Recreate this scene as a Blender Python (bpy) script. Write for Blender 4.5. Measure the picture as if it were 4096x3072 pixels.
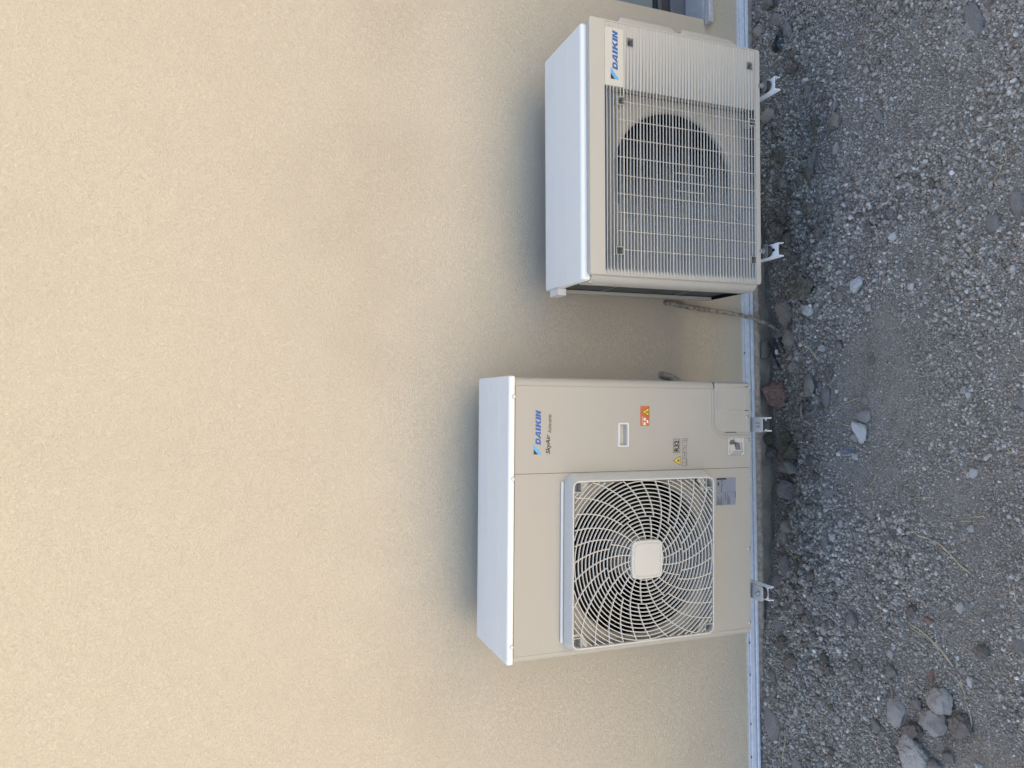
import bpy, bmesh, math, random
import numpy as np
from mathutils import Vector, Matrix, noise as mnoise

for o in list(bpy.data.objects):
    bpy.data.objects.remove(o)
scene = bpy.context.scene
COL = scene.collection
random.seed(7)
rng = np.random.default_rng(11)

# ------------------------------------------------------------------ camera, light, exposure
cam = bpy.data.cameras.new('camera')
cam.sensor_fit = 'HORIZONTAL'
cam.sensor_width = 36.0
cam.lens = 25.27
cam.clip_start = 0.05
cam.clip_end = 3000
camo = bpy.data.objects.new('camera', cam)
COL.objects.link(camo)
YAW, PITCH, ROLL = 0.0360056, 0.3633487, -0.0068516
fwd = Vector((math.sin(YAW) * math.cos(PITCH), math.cos(YAW) * math.cos(PITCH), -math.sin(PITCH)))
rgt = Vector((math.cos(YAW), -math.sin(YAW), 0))
dwn = fwd.cross(rgt)
r2 = math.cos(ROLL) * rgt + math.sin(ROLL) * dwn
d2 = -math.sin(ROLL) * rgt + math.cos(ROLL) * dwn
# the picture was taken with the camera turned on its side: the place's "down" is the picture's right
m = Matrix.Identity(4)
for i in range(3):
    m[i][0] = d2[i]; m[i][1] = r2[i]; m[i][2] = -fwd[i]
m.translation = Vector((0.84768, -2.65136, 2.23582))
camo.matrix_world = m
scene.camera = camo

SUN_EL, SUN_AZ = math.radians(66), math.radians(-52)      # behind the house, azimuth from +Y towards +X
SUN_STRENGTH, SKY_STRENGTH, EXPOSURE = 4.9, 0.096, 2.14
world = bpy.data.worlds.new('World')
scene.world = world
world.use_nodes = True
wn = world.node_tree
sky = wn.nodes.new('ShaderNodeTexSky')
sky.sky_type = 'NISHITA'
sky.sun_disc = False
sky.sun_elevation = SUN_EL
sky.sun_rotation = SUN_AZ
sky.altitude = 200
sky.air_density = 1.0
sky.dust_density = 2.3
sky.ozone_density = 0.6
bg = wn.nodes['Background']
bg.inputs['Strength'].default_value = SKY_STRENGTH
wn.links.new(sky.outputs['Color'], bg.inputs['Color'])
sun = bpy.data.lights.new('sun', 'SUN')
sun.energy = SUN_STRENGTH
sun.angle = math.radians(0.5)
sun.color = (1.0, 0.93, 0.82)
suno = bpy.data.objects.new('sun', sun)
COL.objects.link(suno)
sd = Vector((math.sin(SUN_AZ) * math.cos(SUN_EL), math.cos(SUN_AZ) * math.cos(SUN_EL), math.sin(SUN_EL)))
suno.rotation_euler = sd.to_track_quat('Z', 'Y').to_euler()
suno.location = (0, 3, 8)
scene.view_settings.view_transform = 'Standard'
scene.view_settings.look = 'None'
scene.view_settings.gamma = 1
scene.view_settings.exposure = EXPOSURE
scene.view_settings.use_curve_mapping = False

# ------------------------------------------------------------------ materials
class NT:
    def __init__(s, name):
        s.m = bpy.data.materials.new(name); s.m.use_nodes = True
        s.t = s.m.node_tree; s.b = s.t.nodes['Principled BSDF']
    def n(s, typ, **kw):
        nd = s.t.nodes.new(typ)
        for k, v in kw.items():
            if k.startswith('i_'):
                key = k[2:]
                nd.inputs[int(key) if key.isdigit() else key.replace('_', ' ')].default_value = v
            else: setattr(nd, k, v)
        return nd
    def l(s, a, b): s.t.links.new(a, b)
    def coord(s, scale=(1, 1, 1), kind='Object'):
        tc = s.n('ShaderNodeTexCoord'); mp = s.n('ShaderNodeMapping')
        mp.inputs['Scale'].default_value = scale
        s.l(tc.outputs[kind], mp.inputs['Vector']); return mp.outputs['Vector']
    def noise(s, vec, scale, detail=3, rough=.55, dist=0):
        nd = s.n('ShaderNodeTexNoise', i_Scale=scale, i_Detail=detail, i_Roughness=rough, i_Distortion=dist)
        s.l(vec, nd.inputs['Vector']); return nd.outputs['Fac']
    def ramp(s, fac, stops):
        r = s.n('ShaderNodeValToRGB'); e = r.color_ramp.elements
        while len(e) < len(stops): e.new(.5)
        for i, (p, c) in enumerate(stops):
            e[i].position = p; e[i].color = tuple(c) + (1,) if len(c) == 3 else c
        s.l(fac, r.inputs['Fac']); return r.outputs['Color']
    def mix(s, fac, a, b, mode='MIX'):
        mx = s.n('ShaderNodeMix', data_type='RGBA', blend_type=mode)
        if hasattr(fac, 'is_output'): s.l(fac, mx.inputs[0])
        else: mx.inputs[0].default_value = fac
        for v, i in ((a, 6), (b, 7)):
            if hasattr(v, 'is_output'): s.l(v, mx.inputs[i])
            else: mx.inputs[i].default_value = tuple(v) + (1,)
        return mx.outputs[2]
    def math(s, op, a, b=0.0, c=0.0):
        nd = s.n('ShaderNodeMath', operation=op)
        for v, i in ((a, 0), (b, 1), (c, 2)):
            if hasattr(v, 'is_output'): s.l(v, nd.inputs[i])
            else: nd.inputs[i].default_value = v
        return nd.outputs[0]
    def bump(s, h, strength, dist, normal=None):
        nd = s.n('ShaderNodeBump', i_Strength=strength, i_Distance=dist)
        s.l(h, nd.inputs['Height'])
        if normal is not None: s.l(normal, nd.inputs['Normal'])
        return nd.outputs['Normal']
    def base(s, c):
        if hasattr(c, 'is_output'): s.l(c, s.b.inputs['Base Color'])
        else: s.b.inputs['Base Color'].default_value = tuple(c) + (1,)
    def set(s, rough=.5, metal=0, spec=.5):
        s.b.inputs['Roughness'].default_value = rough; s.b.inputs['Metallic'].default_value = metal
        s.b.inputs['Specular IOR Level'].default_value = spec
    def nrm(s, n): s.l(n, s.b.inputs['Normal'])

def simple(name, c, rough=.5, metal=0, var=.06, vscale=14, bump=0, bscale=300, spec=.5):
    t = NT(name); v = t.coord()
    f = t.noise(v, vscale, 4, .6)
    lo = tuple(max(0, x * (1 - var)) for x in c); hi = tuple(min(1, x * (1 + var)) for x in c)
    t.base(t.ramp(f, [(.3, lo), (.7, hi)])); t.set(rough, metal, spec)
    if bump: t.nrm(t.bump(t.noise(v, bscale, 2), bump, .001))
    return t.m

def plaster():
    t = NT('plaster'); v = t.coord()
    # trowelled finish: short worm-like grooves whose direction changes from sweep to sweep
    ridge = None
    for k, (rot, sc, an) in enumerate(((.25, 88, .6), (1.25, 104, .62), (-.85, 96, .58))):
        mp = t.n('ShaderNodeMapping'); mp.inputs['Rotation'].default_value = (0, rot, 0); mp.inputs['Location'].default_value = (k * 3.7, 0, k * 1.3); t.l(v, mp.inputs['Vector'])
        m2 = t.n('ShaderNodeMapping'); m2.inputs['Scale'].default_value = (1, 1, an); t.l(mp.outputs[0], m2.inputs['Vector'])
        r_ = t.math('ABSOLUTE', t.math('SUBTRACT', t.noise(m2.outputs[0], sc, 3, .6, 1.1), .5))
        ridge = r_ if ridge is None else t.math('MINIMUM', ridge, r_)
    c = t.noise(v, 300, 3, .65)
    hh = t.math('ADD', t.math('MINIMUM', t.math('MULTIPLY', ridge, 11.0), .8), t.math('MULTIPLY', c, .35))
    t.nrm(t.bump(hh, .72, .0025))
    p1 = t.noise(v, .9, 3, .6); p2 = t.noise(v, 2.7, 4, .65, .4)
    col = t.ramp(p1, [(.33, (.512, .436, .324)), (.46, (.552, .475, .355)), (.6, (.548, .468, .350)), (.72, (.522, .448, .336))])
    col = t.mix(t.math('MULTIPLY', t.math('SUBTRACT', p2, .35), .9), col, (.548, .460, .344))
    fl = t.ramp(t.noise(v, 160, 2, .6), [(.30, (.90, .90, .90)), (.42, (1, 1, 1)), (.7, (1.03, 1.03, 1.03))])
    t.base(t.mix(1.0, col, fl, 'MULTIPLY')); t.set(.9, 0, .25)
    return t.m

def soilmat():
    t = NT('soil'); v = t.coord()
    f1 = t.noise(v, 1.6, 4, .6); f2 = t.noise(v, 9, 5, .65); f3 = t.noise(v, 260, 3, .7)
    col = t.ramp(f1, [(.35, (0.181, 0.162, 0.128)), (.5, (0.216, 0.201, 0.165)), (.66, (0.258, 0.248, 0.210))])
    col = t.mix(t.ramp(f2, [(.35, (0, 0, 0)), (.7, (.7, .7, .7))]), col, (0.309, 0.296, 0.248))
    col = t.mix(1.0, col, t.ramp(f3, [(.25, (.55, .54, .53)), (.5, (.95, .95, .95)), (.78, (1.7, 1.7, 1.7))]), 'MULTIPLY')
    vo = t.n('ShaderNodeTexVoronoi', i_Scale=210.0); t.l(v, vo.inputs['Vector'])
    vo2 = t.n('ShaderNodeTexVoronoi', i_Scale=95.0); t.l(v, vo2.inputs['Vector'])
    h = t.math('ADD', t.math('MULTIPLY', vo.outputs['Distance'], -.6), t.math('MULTIPLY', vo2.outputs['Distance'], -1.0))
    h = t.math('ADD', h, t.math('MULTIPLY', f3, .5))
    def patch(cx, cy, rx, ry, amt):
        sx = t.math('MULTIPLY', t.math('SUBTRACT', spx, cx), 1 / rx); sy = t.math('MULTIPLY', t.math('SUBTRACT', spy, cy), 1 / ry)
        r = t.math('ADD', t.math('MULTIPLY', sx, sx), t.math('MULTIPLY', sy, sy))
        r = t.math('ADD', r, t.math('MULTIPLY', t.math('SUBTRACT', f2, .5), 2.2))
        return t.math('MULTIPLY', t.math('SUBTRACT', 1.0, t.math('SMOOTH_MIN', r, 1.0, .1)), amt)
    s0 = t.n('ShaderNodeSeparateXYZ'); t.l(v, s0.inputs[0]); spx, spy = s0.outputs['X'], s0.outputs['Y']
    pm = t.math('MAXIMUM', t.math('MAXIMUM', patch(1.42, -.085, .19, .07, 1.3), patch(.14, -.11, .26, .075, 1.2)), t.math('MAXIMUM', patch(-.60, -.06, .17, .06, 1.0), patch(2.10, -1.02, .16, .10, .8)))
    cl = t.n('ShaderNodeClamp'); t.l(pm, cl.inputs[0]); col = t.mix(cl.outputs[0], col, (.42, .40, .37))
    # unseen ground past the dug strip, made pale to throw light on the wall
    sp = t.n('ShaderNodeSeparateXYZ'); t.l(v, sp.inputs[0])
    yard_bounce = t.ramp(t.math('ADD', t.math('MULTIPLY', sp.outputs['Y'], -.25), t.math('MULTIPLY', t.math('SUBTRACT', f1, .5), .25)), [(.42, (0, 0, 0)), (.50, (1, 1, 1))])
    col = t.mix(yard_bounce, col, t.ramp(f2, [(.3, (.45, .39, .31)), (.7, (.53, .46, .37))]))
    t.nrm(t.bump(h, .9, .006)); t.base(col); t.set(.95, 0, .15)
    return t.m

def stonemat(name, c, var=.2, dust=.5, dcol=(.17, .165, .16), sc=30):
    t = NT(name); v = t.coord()
    oi = t.n('ShaderNodeObjectInfo')
    ad = t.n('ShaderNodeVectorMath', operation='ADD'); t.l(v, ad.inputs[0])
    mu = t.math('MULTIPLY', oi.outputs['Random'], 37.0); t.l(mu, ad.inputs[1]); v = ad.outputs[0]
    f = t.noise(v, sc, 5, .65); g = t.noise(v, sc * 5, 3, .7); k = t.noise(v, sc * .5, 3, .6)
    lo = tuple(x * (1 - var) for x in c); hi = tuple(x * (1 + var) for x in c)
    col = t.ramp(f, [(.3, lo), (.7, hi)])
    col = t.mix(t.ramp(k, [(.45, (0, 0, 0)), (.65, (dust,) * 3)]), col, dcol)
    col = t.mix(1.0, col, t.ramp(g, [(.3, (.55, .55, .55)), (.5, (1, 1, 1)), (.72, (1.5, 1.5, 1.5))]), 'MULTIPLY')
    r = t.math('ADD', t.math('MULTIPLY', oi.outputs['Random'], .32), .90)
    rc = t.n('ShaderNodeCombineColor')
    for i in range(3): t.l(r, rc.inputs[i])
    t.base(t.mix(1.0, col, rc.outputs[0], 'MULTIPLY')); t.set(.92, 0, .2)
    t.nrm(t.bump(t.math('ADD', f, t.math('MULTIPLY', g, .9)), 1.0, .006))
    return t.m

def crumbmat():
    t = NT('crumbs'); oi = t.n('ShaderNodeObjectInfo')
    col = t.ramp(oi.outputs['Random'], [(0, (.155, .143, .119)), (.3, (.240, .225, .191)), (.65, (.315, .297, .258)), (.92, (.40, .380, .336)), (.988, (.50, .48, .435)), (1, (.64, .62, .575))])
    v = t.coord(); g = t.noise(v, 2.2, 3, .6)
    t.base(t.mix(1.0, col, t.ramp(g, [(.3, (.8, .79, .78)), (.7, (1.15, 1.15, 1.15))]), 'MULTIPLY')); t.set(.95, 0, .15)
    return t.m

MAT = dict(
    plaster=plaster(), soil=soilmat(), crumbs=crumbmat(),
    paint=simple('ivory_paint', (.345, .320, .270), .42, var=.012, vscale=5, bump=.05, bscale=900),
    paint_skylit=simple('ivory_paint_skylit', (.66, .68, .64), .52, var=.012, vscale=5),  # casing paint, lighter and bluer: skylight on the lids put in the colour
    guard=simple('guard_plastic', (.49, .468, .412), .42, var=.012, vscale=6),
    plastic=simple('ivory_plastic', (.405, .378, .322), .45, var=.012, vscale=6),
    white_plastic=simple('white_plastic', (.58, .565, .52), .42, var=.015, vscale=6),
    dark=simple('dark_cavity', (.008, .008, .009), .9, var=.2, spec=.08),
    fan=simple('fan_plastic_tunnel_shade', (.008, .008, .008), .75, var=.2, spec=.12),
    coil=simple('coil_fins', (.030, .045, .060), .45, .3, var=.25, vscale=60),
    steel=simple('zinc_steel', (.50, .50, .50), .32, .9, var=.15, vscale=90),
    rail=simple('white_aluminium', (.66, .67, .70), .40, .15, var=.10, vscale=55),
    bracket=simple('white_bracket_paint', (.68, .69, .70), .40, var=.04),
    foot=simple('dark_foot_metal', (.16, .165, .16), .4, .6, var=.2, vscale=70),
    footlight=simple('grey_foot_metal', (.44, .45, .44), .4, .35, var=.06, vscale=50),
    rubber=simple('black_rubber', (.012, .012, .012), .55, var=.2),
    blue=simple('logo_blue', (.003, .085, .30), .4, var=.02),
    cyan=simple('logo_light_blue', (.08, .34, .60), .4, var=.02),
    black=simple('print_black', (.012, .012, .014), .5, var=.02),
    grey=simple('print_grey', (.13, .13, .13), .5, var=.02),
    midgrey=simple('print_mid_grey', (.32, .32, .31), .5, var=.02),
    orange=simple('label_orange', (.47, .105, .028), .45, var=.03),
    yellow=simple('label_yellow', (.66, .46, .03), .45, var=.03),
    silver=simple('label_silver', (.24, .26, .31), .3, .25, var=.05, vscale=40),
    label=simple('label_clear', (.48, .455, .39), .3, var=.02),
    labelwhite=simple('label_white', (.72, .72, .70), .4, var=.02),
    glass=None, frame=simple('window_frame_grey', (.10, .105, .115), .4, .2, var=.08),
    framedark=simple('window_rail_dark', (.045, .042, .04), .4, .1, var=.1),
    framelight=simple('window_bottom_rail', (.13, .137, .15), .35, .3, var=.1, vscale=40),
    sill=simple('stone_sill', (.40, .395, .385), .6, var=.14, vscale=60, bump=.2, bscale=200),
    concrete=simple('concrete_foot', (.26, .22, .165), .9, var=.35, vscale=11, bump=.6, bscale=160, spec=.2),
    crust=simple('broken_render', (.34, .27, .21), .95, var=.35, vscale=45, bump=.8, bscale=140, spec=.1),
    roof=simple('roof_tiles', (.30, .16, .10), .8, var=.2),
    straw=simple('dry_straw', (.40, .335, .205), .7, var=.2, vscale=60),
    root=simple('dry_root', (.25, .205, .165), .8, var=.25, vscale=60),
    conduit=None, cable=simple('dusty_black_cable', (.030, .029, .030), .55, var=.8, vscale=45),
    bluep=simple('blue_plastic_thread', (.05, .20, .62), .4, var=.05),
    film=simple('black_plastic_film', (.010, .011, .014), .28, var=.3, vscale=30),
    twine=simple('mossy_green_twine', (.045, .055, .03), .8, var=.4, vscale=50),
    tag=simple('white_cable_tag', (.75, .76, .78), .5, var=.03),
)
def conduitmat():
    t = NT('muddy_conduit'); v = t.coord()
    f = t.noise(v, 55, 5, .7, .4)
    t.base(t.ramp(f, [(.34, (.05, .045, .04)), (.42, (.16, .135, .11)), (.52, (.33, .275, .215)), (.8, (.40, .34, .27))]))
    t.set(.85, 0, .2); t.nrm(t.bump(f, .6, .003)); return t.m
MAT['conduit'] = conduitmat()
g = NT('window_glass'); g.base((.19, .22, .215)); g.set(.06, 0, .8); MAT['glass'] = g.m
TONES = dict(tan=stonemat('stone_tan', (.42, .365, .30), .3, .6, (.32, .30, .265)), pale=stonemat('stone_pale', (.58, .54, .485), .35, .6, (.34, .32, .29), 42),
    dust=stonemat('stone_dusty', (.31, .29, .265), .2, .8, (.42, .405, .38)), grey=stonemat('stone_grey', (.30, .28, .25), .3, .6, (.35, .33, .30)),
    brown=stonemat('clod_brown', (.245, .210, .175), .35, .6, (.31, .285, .25)), red=stonemat('clod_red', (.36, .225, .18), .3, .5, (.24, .20, .17)),
    moss=stonemat('clod_mossy', (.195, .180, .130), .4, .6, (.28, .26, .225)), white=stonemat('stone_white', (.76, .745, .70), .12, .35, (.50, .48, .44)),
    slab=stonemat('stone_slab', (.33, .318, .298), .12, .5, (.36, .345, .32)))

# ------------------------------------------------------------------ mesh helpers
class MB:
    def __init__(s): s.v = []; s.f = []
    def add(s, vs, fs):
        o = len(s.v); s.v += [tuple(p) for p in vs]; s.f += [tuple(i + o for i in f) for f in fs]; return s
    def box(s, x0, x1, y0, y1, z0, z1):
        return s.add([(x0, y0, z0), (x1, y0, z0), (x1, y1, z0), (x0, y1, z0), (x0, y0, z1), (x1, y0, z1), (x1, y1, z1), (x0, y1, z1)],
                     [(0, 3, 2, 1), (4, 5, 6, 7), (0, 1, 5, 4), (1, 2, 6, 5), (2, 3, 7, 6), (3, 0, 4, 7)])
    def loft(s, loops, closed=True, cap0=False, cap1=False):
        n = len(loops[0]); vs = [p for L in loops for p in L]; fs = []
        for k in range(len(loops) - 1):
            for i in range(n if closed else n - 1):
                j = (i + 1) % n
                fs.append((k * n + i, k * n + j, (k + 1) * n + j, (k + 1) * n + i))
        if cap0: fs.append(tuple(range(n - 1, -1, -1)))
        if cap1: fs.append(tuple((len(loops) - 1) * n + i for i in range(n)))
        return s.add(vs, fs)
    def prism(s, outline, y0, y1):              # outline in (x, z), front y0, back y1
        return s.loft([[(x, y0, z) for x, z in outline], [(x, y1, z) for x, z in outline]], True, True, True)
    def tube(s, path, r, n=8, caps=True):
        P = [Vector(p) for p in path]; loops = []
        up = Vector((0.13, 0.31, 0.94))
        for i, p in enumerate(P):
            t = (P[min(i + 1, len(P) - 1)] - P[max(i - 1, 0)])
            t = t.normalized() if t.length > 1e-9 else Vector((0, 0, 1))
            a = t.cross(up)
            if a.length < 1e-4: a = t.cross(Vector((1, 0, 0)))
            a.normalize(); b = t.cross(a)
            rr = r[i] if hasattr(r, '__len__') else r
            loops.append([p + (a * math.cos(2 * math.pi * k / n) + b * math.sin(2 * math.pi * k / n)) * rr for k in range(n)])
        return s.loft(loops, True, caps, caps)
    def cyl(s, c, r, y0, y1, n=24, r1=None):     # axis along y
        r1 = r if r1 is None else r1
        return s.loft([[(c[0] + r * math.cos(2 * math.pi * k / n), y0, c[1] + r * math.sin(2 * math.pi * k / n)) for k in range(n)],
                       [(c[0] + r1 * math.cos(2 * math.pi * k / n), y1, c[1] + r1 * math.sin(2 * math.pi * k / n)) for k in range(n)]], True, True, True)
    def cylz(s, c, r, z0, z1, n=20, r1=None):
        r1 = r if r1 is None else r1
        return s.loft([[(c[0] + r * math.cos(2 * math.pi * k / n), c[1] + r * math.sin(2 * math.pi * k / n), z0) for k in range(n)],
                       [(c[0] + r1 * math.cos(2 * math.pi * k / n), c[1] + r1 * math.sin(2 * math.pi * k / n), z1) for k in range(n)]], True, True, True)
    def build(s, name, mat, parent=None, bevel=0, smooth=False, seg=2):
        me = bpy.data.meshes.new(name); me.from_pydata(s.v, [], s.f)
        bm = bmesh.new(); bm.from_mesh(me); bmesh.ops.recalc_face_normals(bm, faces=bm.faces); bm.to_mesh(me); bm.free()
        if mat: me.materials.append(mat)
        o = bpy.data.objects.new(name, me); COL.objects.link(o)
        if parent: o.parent = parent
        if smooth:
            for p in me.polygons: p.use_smooth = True
            me.set_sharp_from_angle(angle=math.radians(38))
        if bevel:
            b = o.modifiers.new('bevel', 'BEVEL'); b.width = bevel; b.segments = seg; b.limit_method = 'ANGLE'; b.angle_limit = math.radians(40)
            for p in me.polygons: p.use_smooth = True
            me.set_sharp_from_angle(angle=math.radians(38))
            b.harden_normals = True
        return o

def rrect(x0, x1, z0, z1, r, n=6):
    pts = []
    for cx, cz, a0 in ((x1 - r, z1 - r, 0), (x0 + r, z1 - r, 90), (x0 + r, z0 + r, 180), (x1 - r, z0 + r, 270)):
        for k in range(n + 1):
            a = math.radians(a0 + 90 * k / n); pts.append((cx + r * math.cos(a), cz + r * math.sin(a)))
    return pts
def thing(name, label, cat, loc=(0, 0, 0), rot=(0, 0, 0), group=None):
    o = bpy.data.objects.new(name, None); COL.objects.link(o); o.location = loc; o.rotation_euler = rot
    o.empty_display_size = .1
    return tag(o, label, cat, group)
def tag(o, label, cat, group=None):
    o['label'] = label; o['category'] = cat
    if group: o['group'] = group
    return o
def curve_mesh(cu):
    o = bpy.data.objects.new('tmp', cu); COL.objects.link(o)
    dg = bpy.context.evaluated_depsgraph_get()
    me = bpy.data.meshes.new_from_object(o.evaluated_get(dg)); bpy.data.objects.remove(o); return me
def flat(name, loops, mat, parent, y, hole=False):
    """flat printed shape: loops of (x, z) at depth y, even-odd filled"""
    cu = bpy.data.curves.new(name, 'CURVE'); cu.dimensions = '2D'; cu.fill_mode = 'BOTH'
    for L in loops:
        sp = cu.splines.new('POLY'); sp.points.add(len(L) - 1); sp.use_cyclic_u = True
        for p, (x, z) in zip(sp.points, L): p.co = (x, z, 0, 1)
    return _place(curve_mesh(cu), name, mat, parent, y)
def _place(me, name, mat, parent, y):
    for v in me.vertices: v.co = (v.co.x, y, v.co.y)
    me.materials.clear(); me.materials.append(mat)
    bm = bmesh.new(); bm.from_mesh(me)
    bmesh.ops.recalc_face_normals(bm, faces=bm.faces)
    for f in bm.faces:
        if f.normal.y > 0: f.normal_flip()
    bm.to_mesh(me); bm.free()
    o = bpy.data.objects.new(name, me); COL.objects.link(o); o.parent = parent; return o
def text(name, s, x0, z0, w, h, mat, parent, y, shear=0, bold=0):
    cu = bpy.data.curves.new(name, 'FONT'); cu.body = s; cu.size = 1; cu.shear = shear; cu.offset = bold; cu.fill_mode = 'BOTH'
    me = curve_mesh(cu)
    xs = [v.co.x for v in me.vertices]; ys = [v.co.y for v in me.vertices]
    a, b, c, d = min(xs), max(xs), min(ys), max(ys)
    for v in me.vertices: v.co = (x0 + (v.co.x - a) / (b - a) * w, z0 + (v.co.y - c) / (d - c) * h, 0)
    return _place(me, name, mat, parent, y)
def stroke(pts, w, closed=False):
    """list of quads following a polyline, returned as loops"""
    out = []; n = len(pts)
    for i in range(n if closed else n - 1):
        (x0, z0), (x1, z1) = pts[i], pts[(i + 1) % n]; L = math.hypot(x1 - x0, z1 - z0) or 1e-9
        nx, nz = -(z1 - z0) / L * w / 2, (x1 - x0) / L * w / 2
        out.append([(x0 + nx, z0 + nz), (x1 + nx, z1 + nz), (x1 - nx, z1 - nz), (x0 - nx, z0 - nz)])
    return out
def flatmesh(name, quads, mat, parent, y):
    b = MB()
    for i, q in enumerate(quads):
        b.add([(x, y - 0.00002 * (i % 7), z) for x, z in q], [tuple(range(len(q)))])
    return b.build(name, mat, parent)
# ------------------------------------------------------------------ terrain
def vnoise(x, y, seed):
    x = np.asarray(x, float); y = np.asarray(y, float)
    xi = np.floor(x).astype(np.int64); yi = np.floor(y).astype(np.int64); fx = x - xi; fy = y - yi
    fx = fx * fx * (3 - 2 * fx); fy = fy * fy * (3 - 2 * fy)
    def h(a, b):
        n = (a * 374761393 + b * 668265263 + seed * 974634777) & 0xffffffff
        n = ((n ^ (n >> 13)) * 1274126177) & 0xffffffff
        return ((n ^ (n >> 16)) & 0xffff) / 65535.0
    return (h(xi, yi) * (1 - fx) + h(xi + 1, yi) * fx) * (1 - fy) + (h(xi, yi + 1) * (1 - fx) + h(xi + 1, yi + 1) * fx) * fy
def fbm(x, y, sc, octs, seed, gain=.5):
    t = 0; a = 1; w = 0
    for o in range(octs):
        t = t + a * (vnoise(x * sc + 31.7 * o, y * sc + 17.3 * o, seed + o) - .5); w += a; a *= gain; sc *= 2.03
    return t / w * 2
def ground_z(x, y):
    x = np.asarray(x, float); y = np.asarray(y, float)
    g0 = np.interp(x, [-1, -.6, -.15, .1, 1.1, 1.45, 1.9, 2.3, 3], [.036, .036, .022, -.040, -.068, -.030, .015, .040, .045])
    t = np.clip((-y - .05) / .24, 0, 1); t = t * t * (3 - 2 * t)
    z = g0 * (1 - t)
    near = np.clip((3.2 + y) / 1.2, 0, 1)
    z = z + fbm(x, y, 2.2, 3, 3) * .020 * near + fbm(x, y, 8, 3, 9) * .016 * near
    rough = np.clip(.35 + 1.3 * fbm(x, y, 3.1, 2, 40) + .6 * np.exp(-((y + .22) / .16) ** 2), .12, 1.2)
    rough = rough * np.clip(-y / .11, .12, 1)
    z = z + rough * (np.abs(fbm(x, y, 17, 3, 70, .6)) * .040 + np.abs(fbm(x, y, 42, 2, 90, .6)) * .014)
    return z
def gz1(x, y): return float(ground_z(np.array([x]), np.array([y]))[0])

def build_ground():
    xs = np.concatenate([[-60, -30, -15, -8, -5, -3.2, -2.2, -1.6], np.arange(-1.15, 3.16, .0042), [3.3, 3.5, 4.2, 5.5, 8, 14, 30, 60]])
    ys = np.concatenate([[-90, -50, -25, -14, -9, -6, -4.5, -3.5, -2.6, -2.0, -1.7], np.arange(-1.42, .021, .0042)])
    X, Y = np.meshgrid(xs, ys); Z = ground_z(X, Y)
    far = (X < -1.2) | (X > 3.2) | (Y < -1.5)
    Z[far] = np.where(far, np.minimum(Z, .02), Z)[far]
    n, mm = X.shape
    v = np.stack([X, Y, Z], -1).reshape(-1, 3)
    i = np.arange(n * mm).reshape(n, mm)
    q = np.stack([i[:-1, :-1], i[:-1, 1:], i[1:, 1:], i[1:, :-1]], -1).reshape(-1, 4)
    me = bpy.data.meshes.new('ground'); me.vertices.add(len(v)); me.vertices.foreach_set('co', v.ravel())
    me.loops.add(q.size); me.loops.foreach_set('vertex_index', q.ravel())
    me.polygons.add(len(q)); me.polygons.foreach_set('loop_start', np.arange(0, q.size, 4)); me.polygons.foreach_set('loop_total', np.full(len(q), 4))
    me.polygons.foreach_set('use_smooth', np.ones(len(q), bool))
    me.update(calc_edges=True); me.validate(); me.materials.append(MAT['soil'])
    o = bpy.data.objects.new('ground', me); COL.objects.link(o); o['kind'] = 'structure'
build_ground()

# ------------------------------------------------------------------ house
house = thing('house', 'beige textured house wall with a grey window and a white rail at its foot', 'house')
WX0, WX1, WZ0, WZ1 = 2.585, 3.785, .296, 1.55
HX0, HX1, HZ, HD = -2.0, 9.0, 6.2, 7.0
def wall():
    b = MB(); z0 = .022
    b.box(HX0, WX0, 0, .30, z0, HZ); b.box(WX1, HX1, 0, .30, z0, HZ)
    b.box(WX0, WX1, 0, .30, z0, WZ0 - .027); b.box(WX0, WX1, 0, .30, WZ1, HZ)
    b.box(HX0, HX0 + .3, .302, HD, z0, HZ); b.box(HX1 - .3, HX1, .302, HD, z0, HZ); b.box(HX0 + .302, HX1 - .302, HD - .3, HD, z0, HZ)
    b.build('wall', MAT['plaster'], house)
wall()
MB().box(HX0 - .35, HX1 + .35, -.35, HD + .35, HZ + .002, HZ + .14).build('roof', MAT['roof'], house, .01)
# concrete foot below the render, a little behind it
fb = MB(); NX = 260; zs = [-.16, -.10, -.06, -.02, .004, .0205]
rows = []
for z in zs:
    rows.append([(HX0 + (HX1 - HX0) * i / NX, .020 + .006 * mnoise.noise(Vector((i * .31, z * 30, 2))), z) for i in range(NX + 1)])
fb.loft(rows, False); fb.build('foundation', MAT['concrete'], house, smooth=True)
# ragged lower edge of the render: broken crust under the rail
cb = MB(); xs = np.arange(-1.6, 3.3, .006); rows = []
for k, zf in enumerate((0, .35, .7, 1)):
    row = []
    for x in xs:
        bottom = .026 + .008 * mnoise.noise(Vector((x * 22, 0, 3))) + .007 * mnoise.noise(Vector((x * 75, 0, 8))) 
        top = .054; z = top + (bottom - top) * zf
        row.append((x, -.003 - .007 * math.sin(zf * 2.6) + .005 * mnoise.noise(Vector((x * 60, zf * 3, 1))), z))
    rows.append(row)
rows.append([(x, .017, z + .004) for x, y, z in rows[-1]])
cb.loft(rows, False); cb.build('render_edge', MAT['crust'], house, smooth=True)
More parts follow.
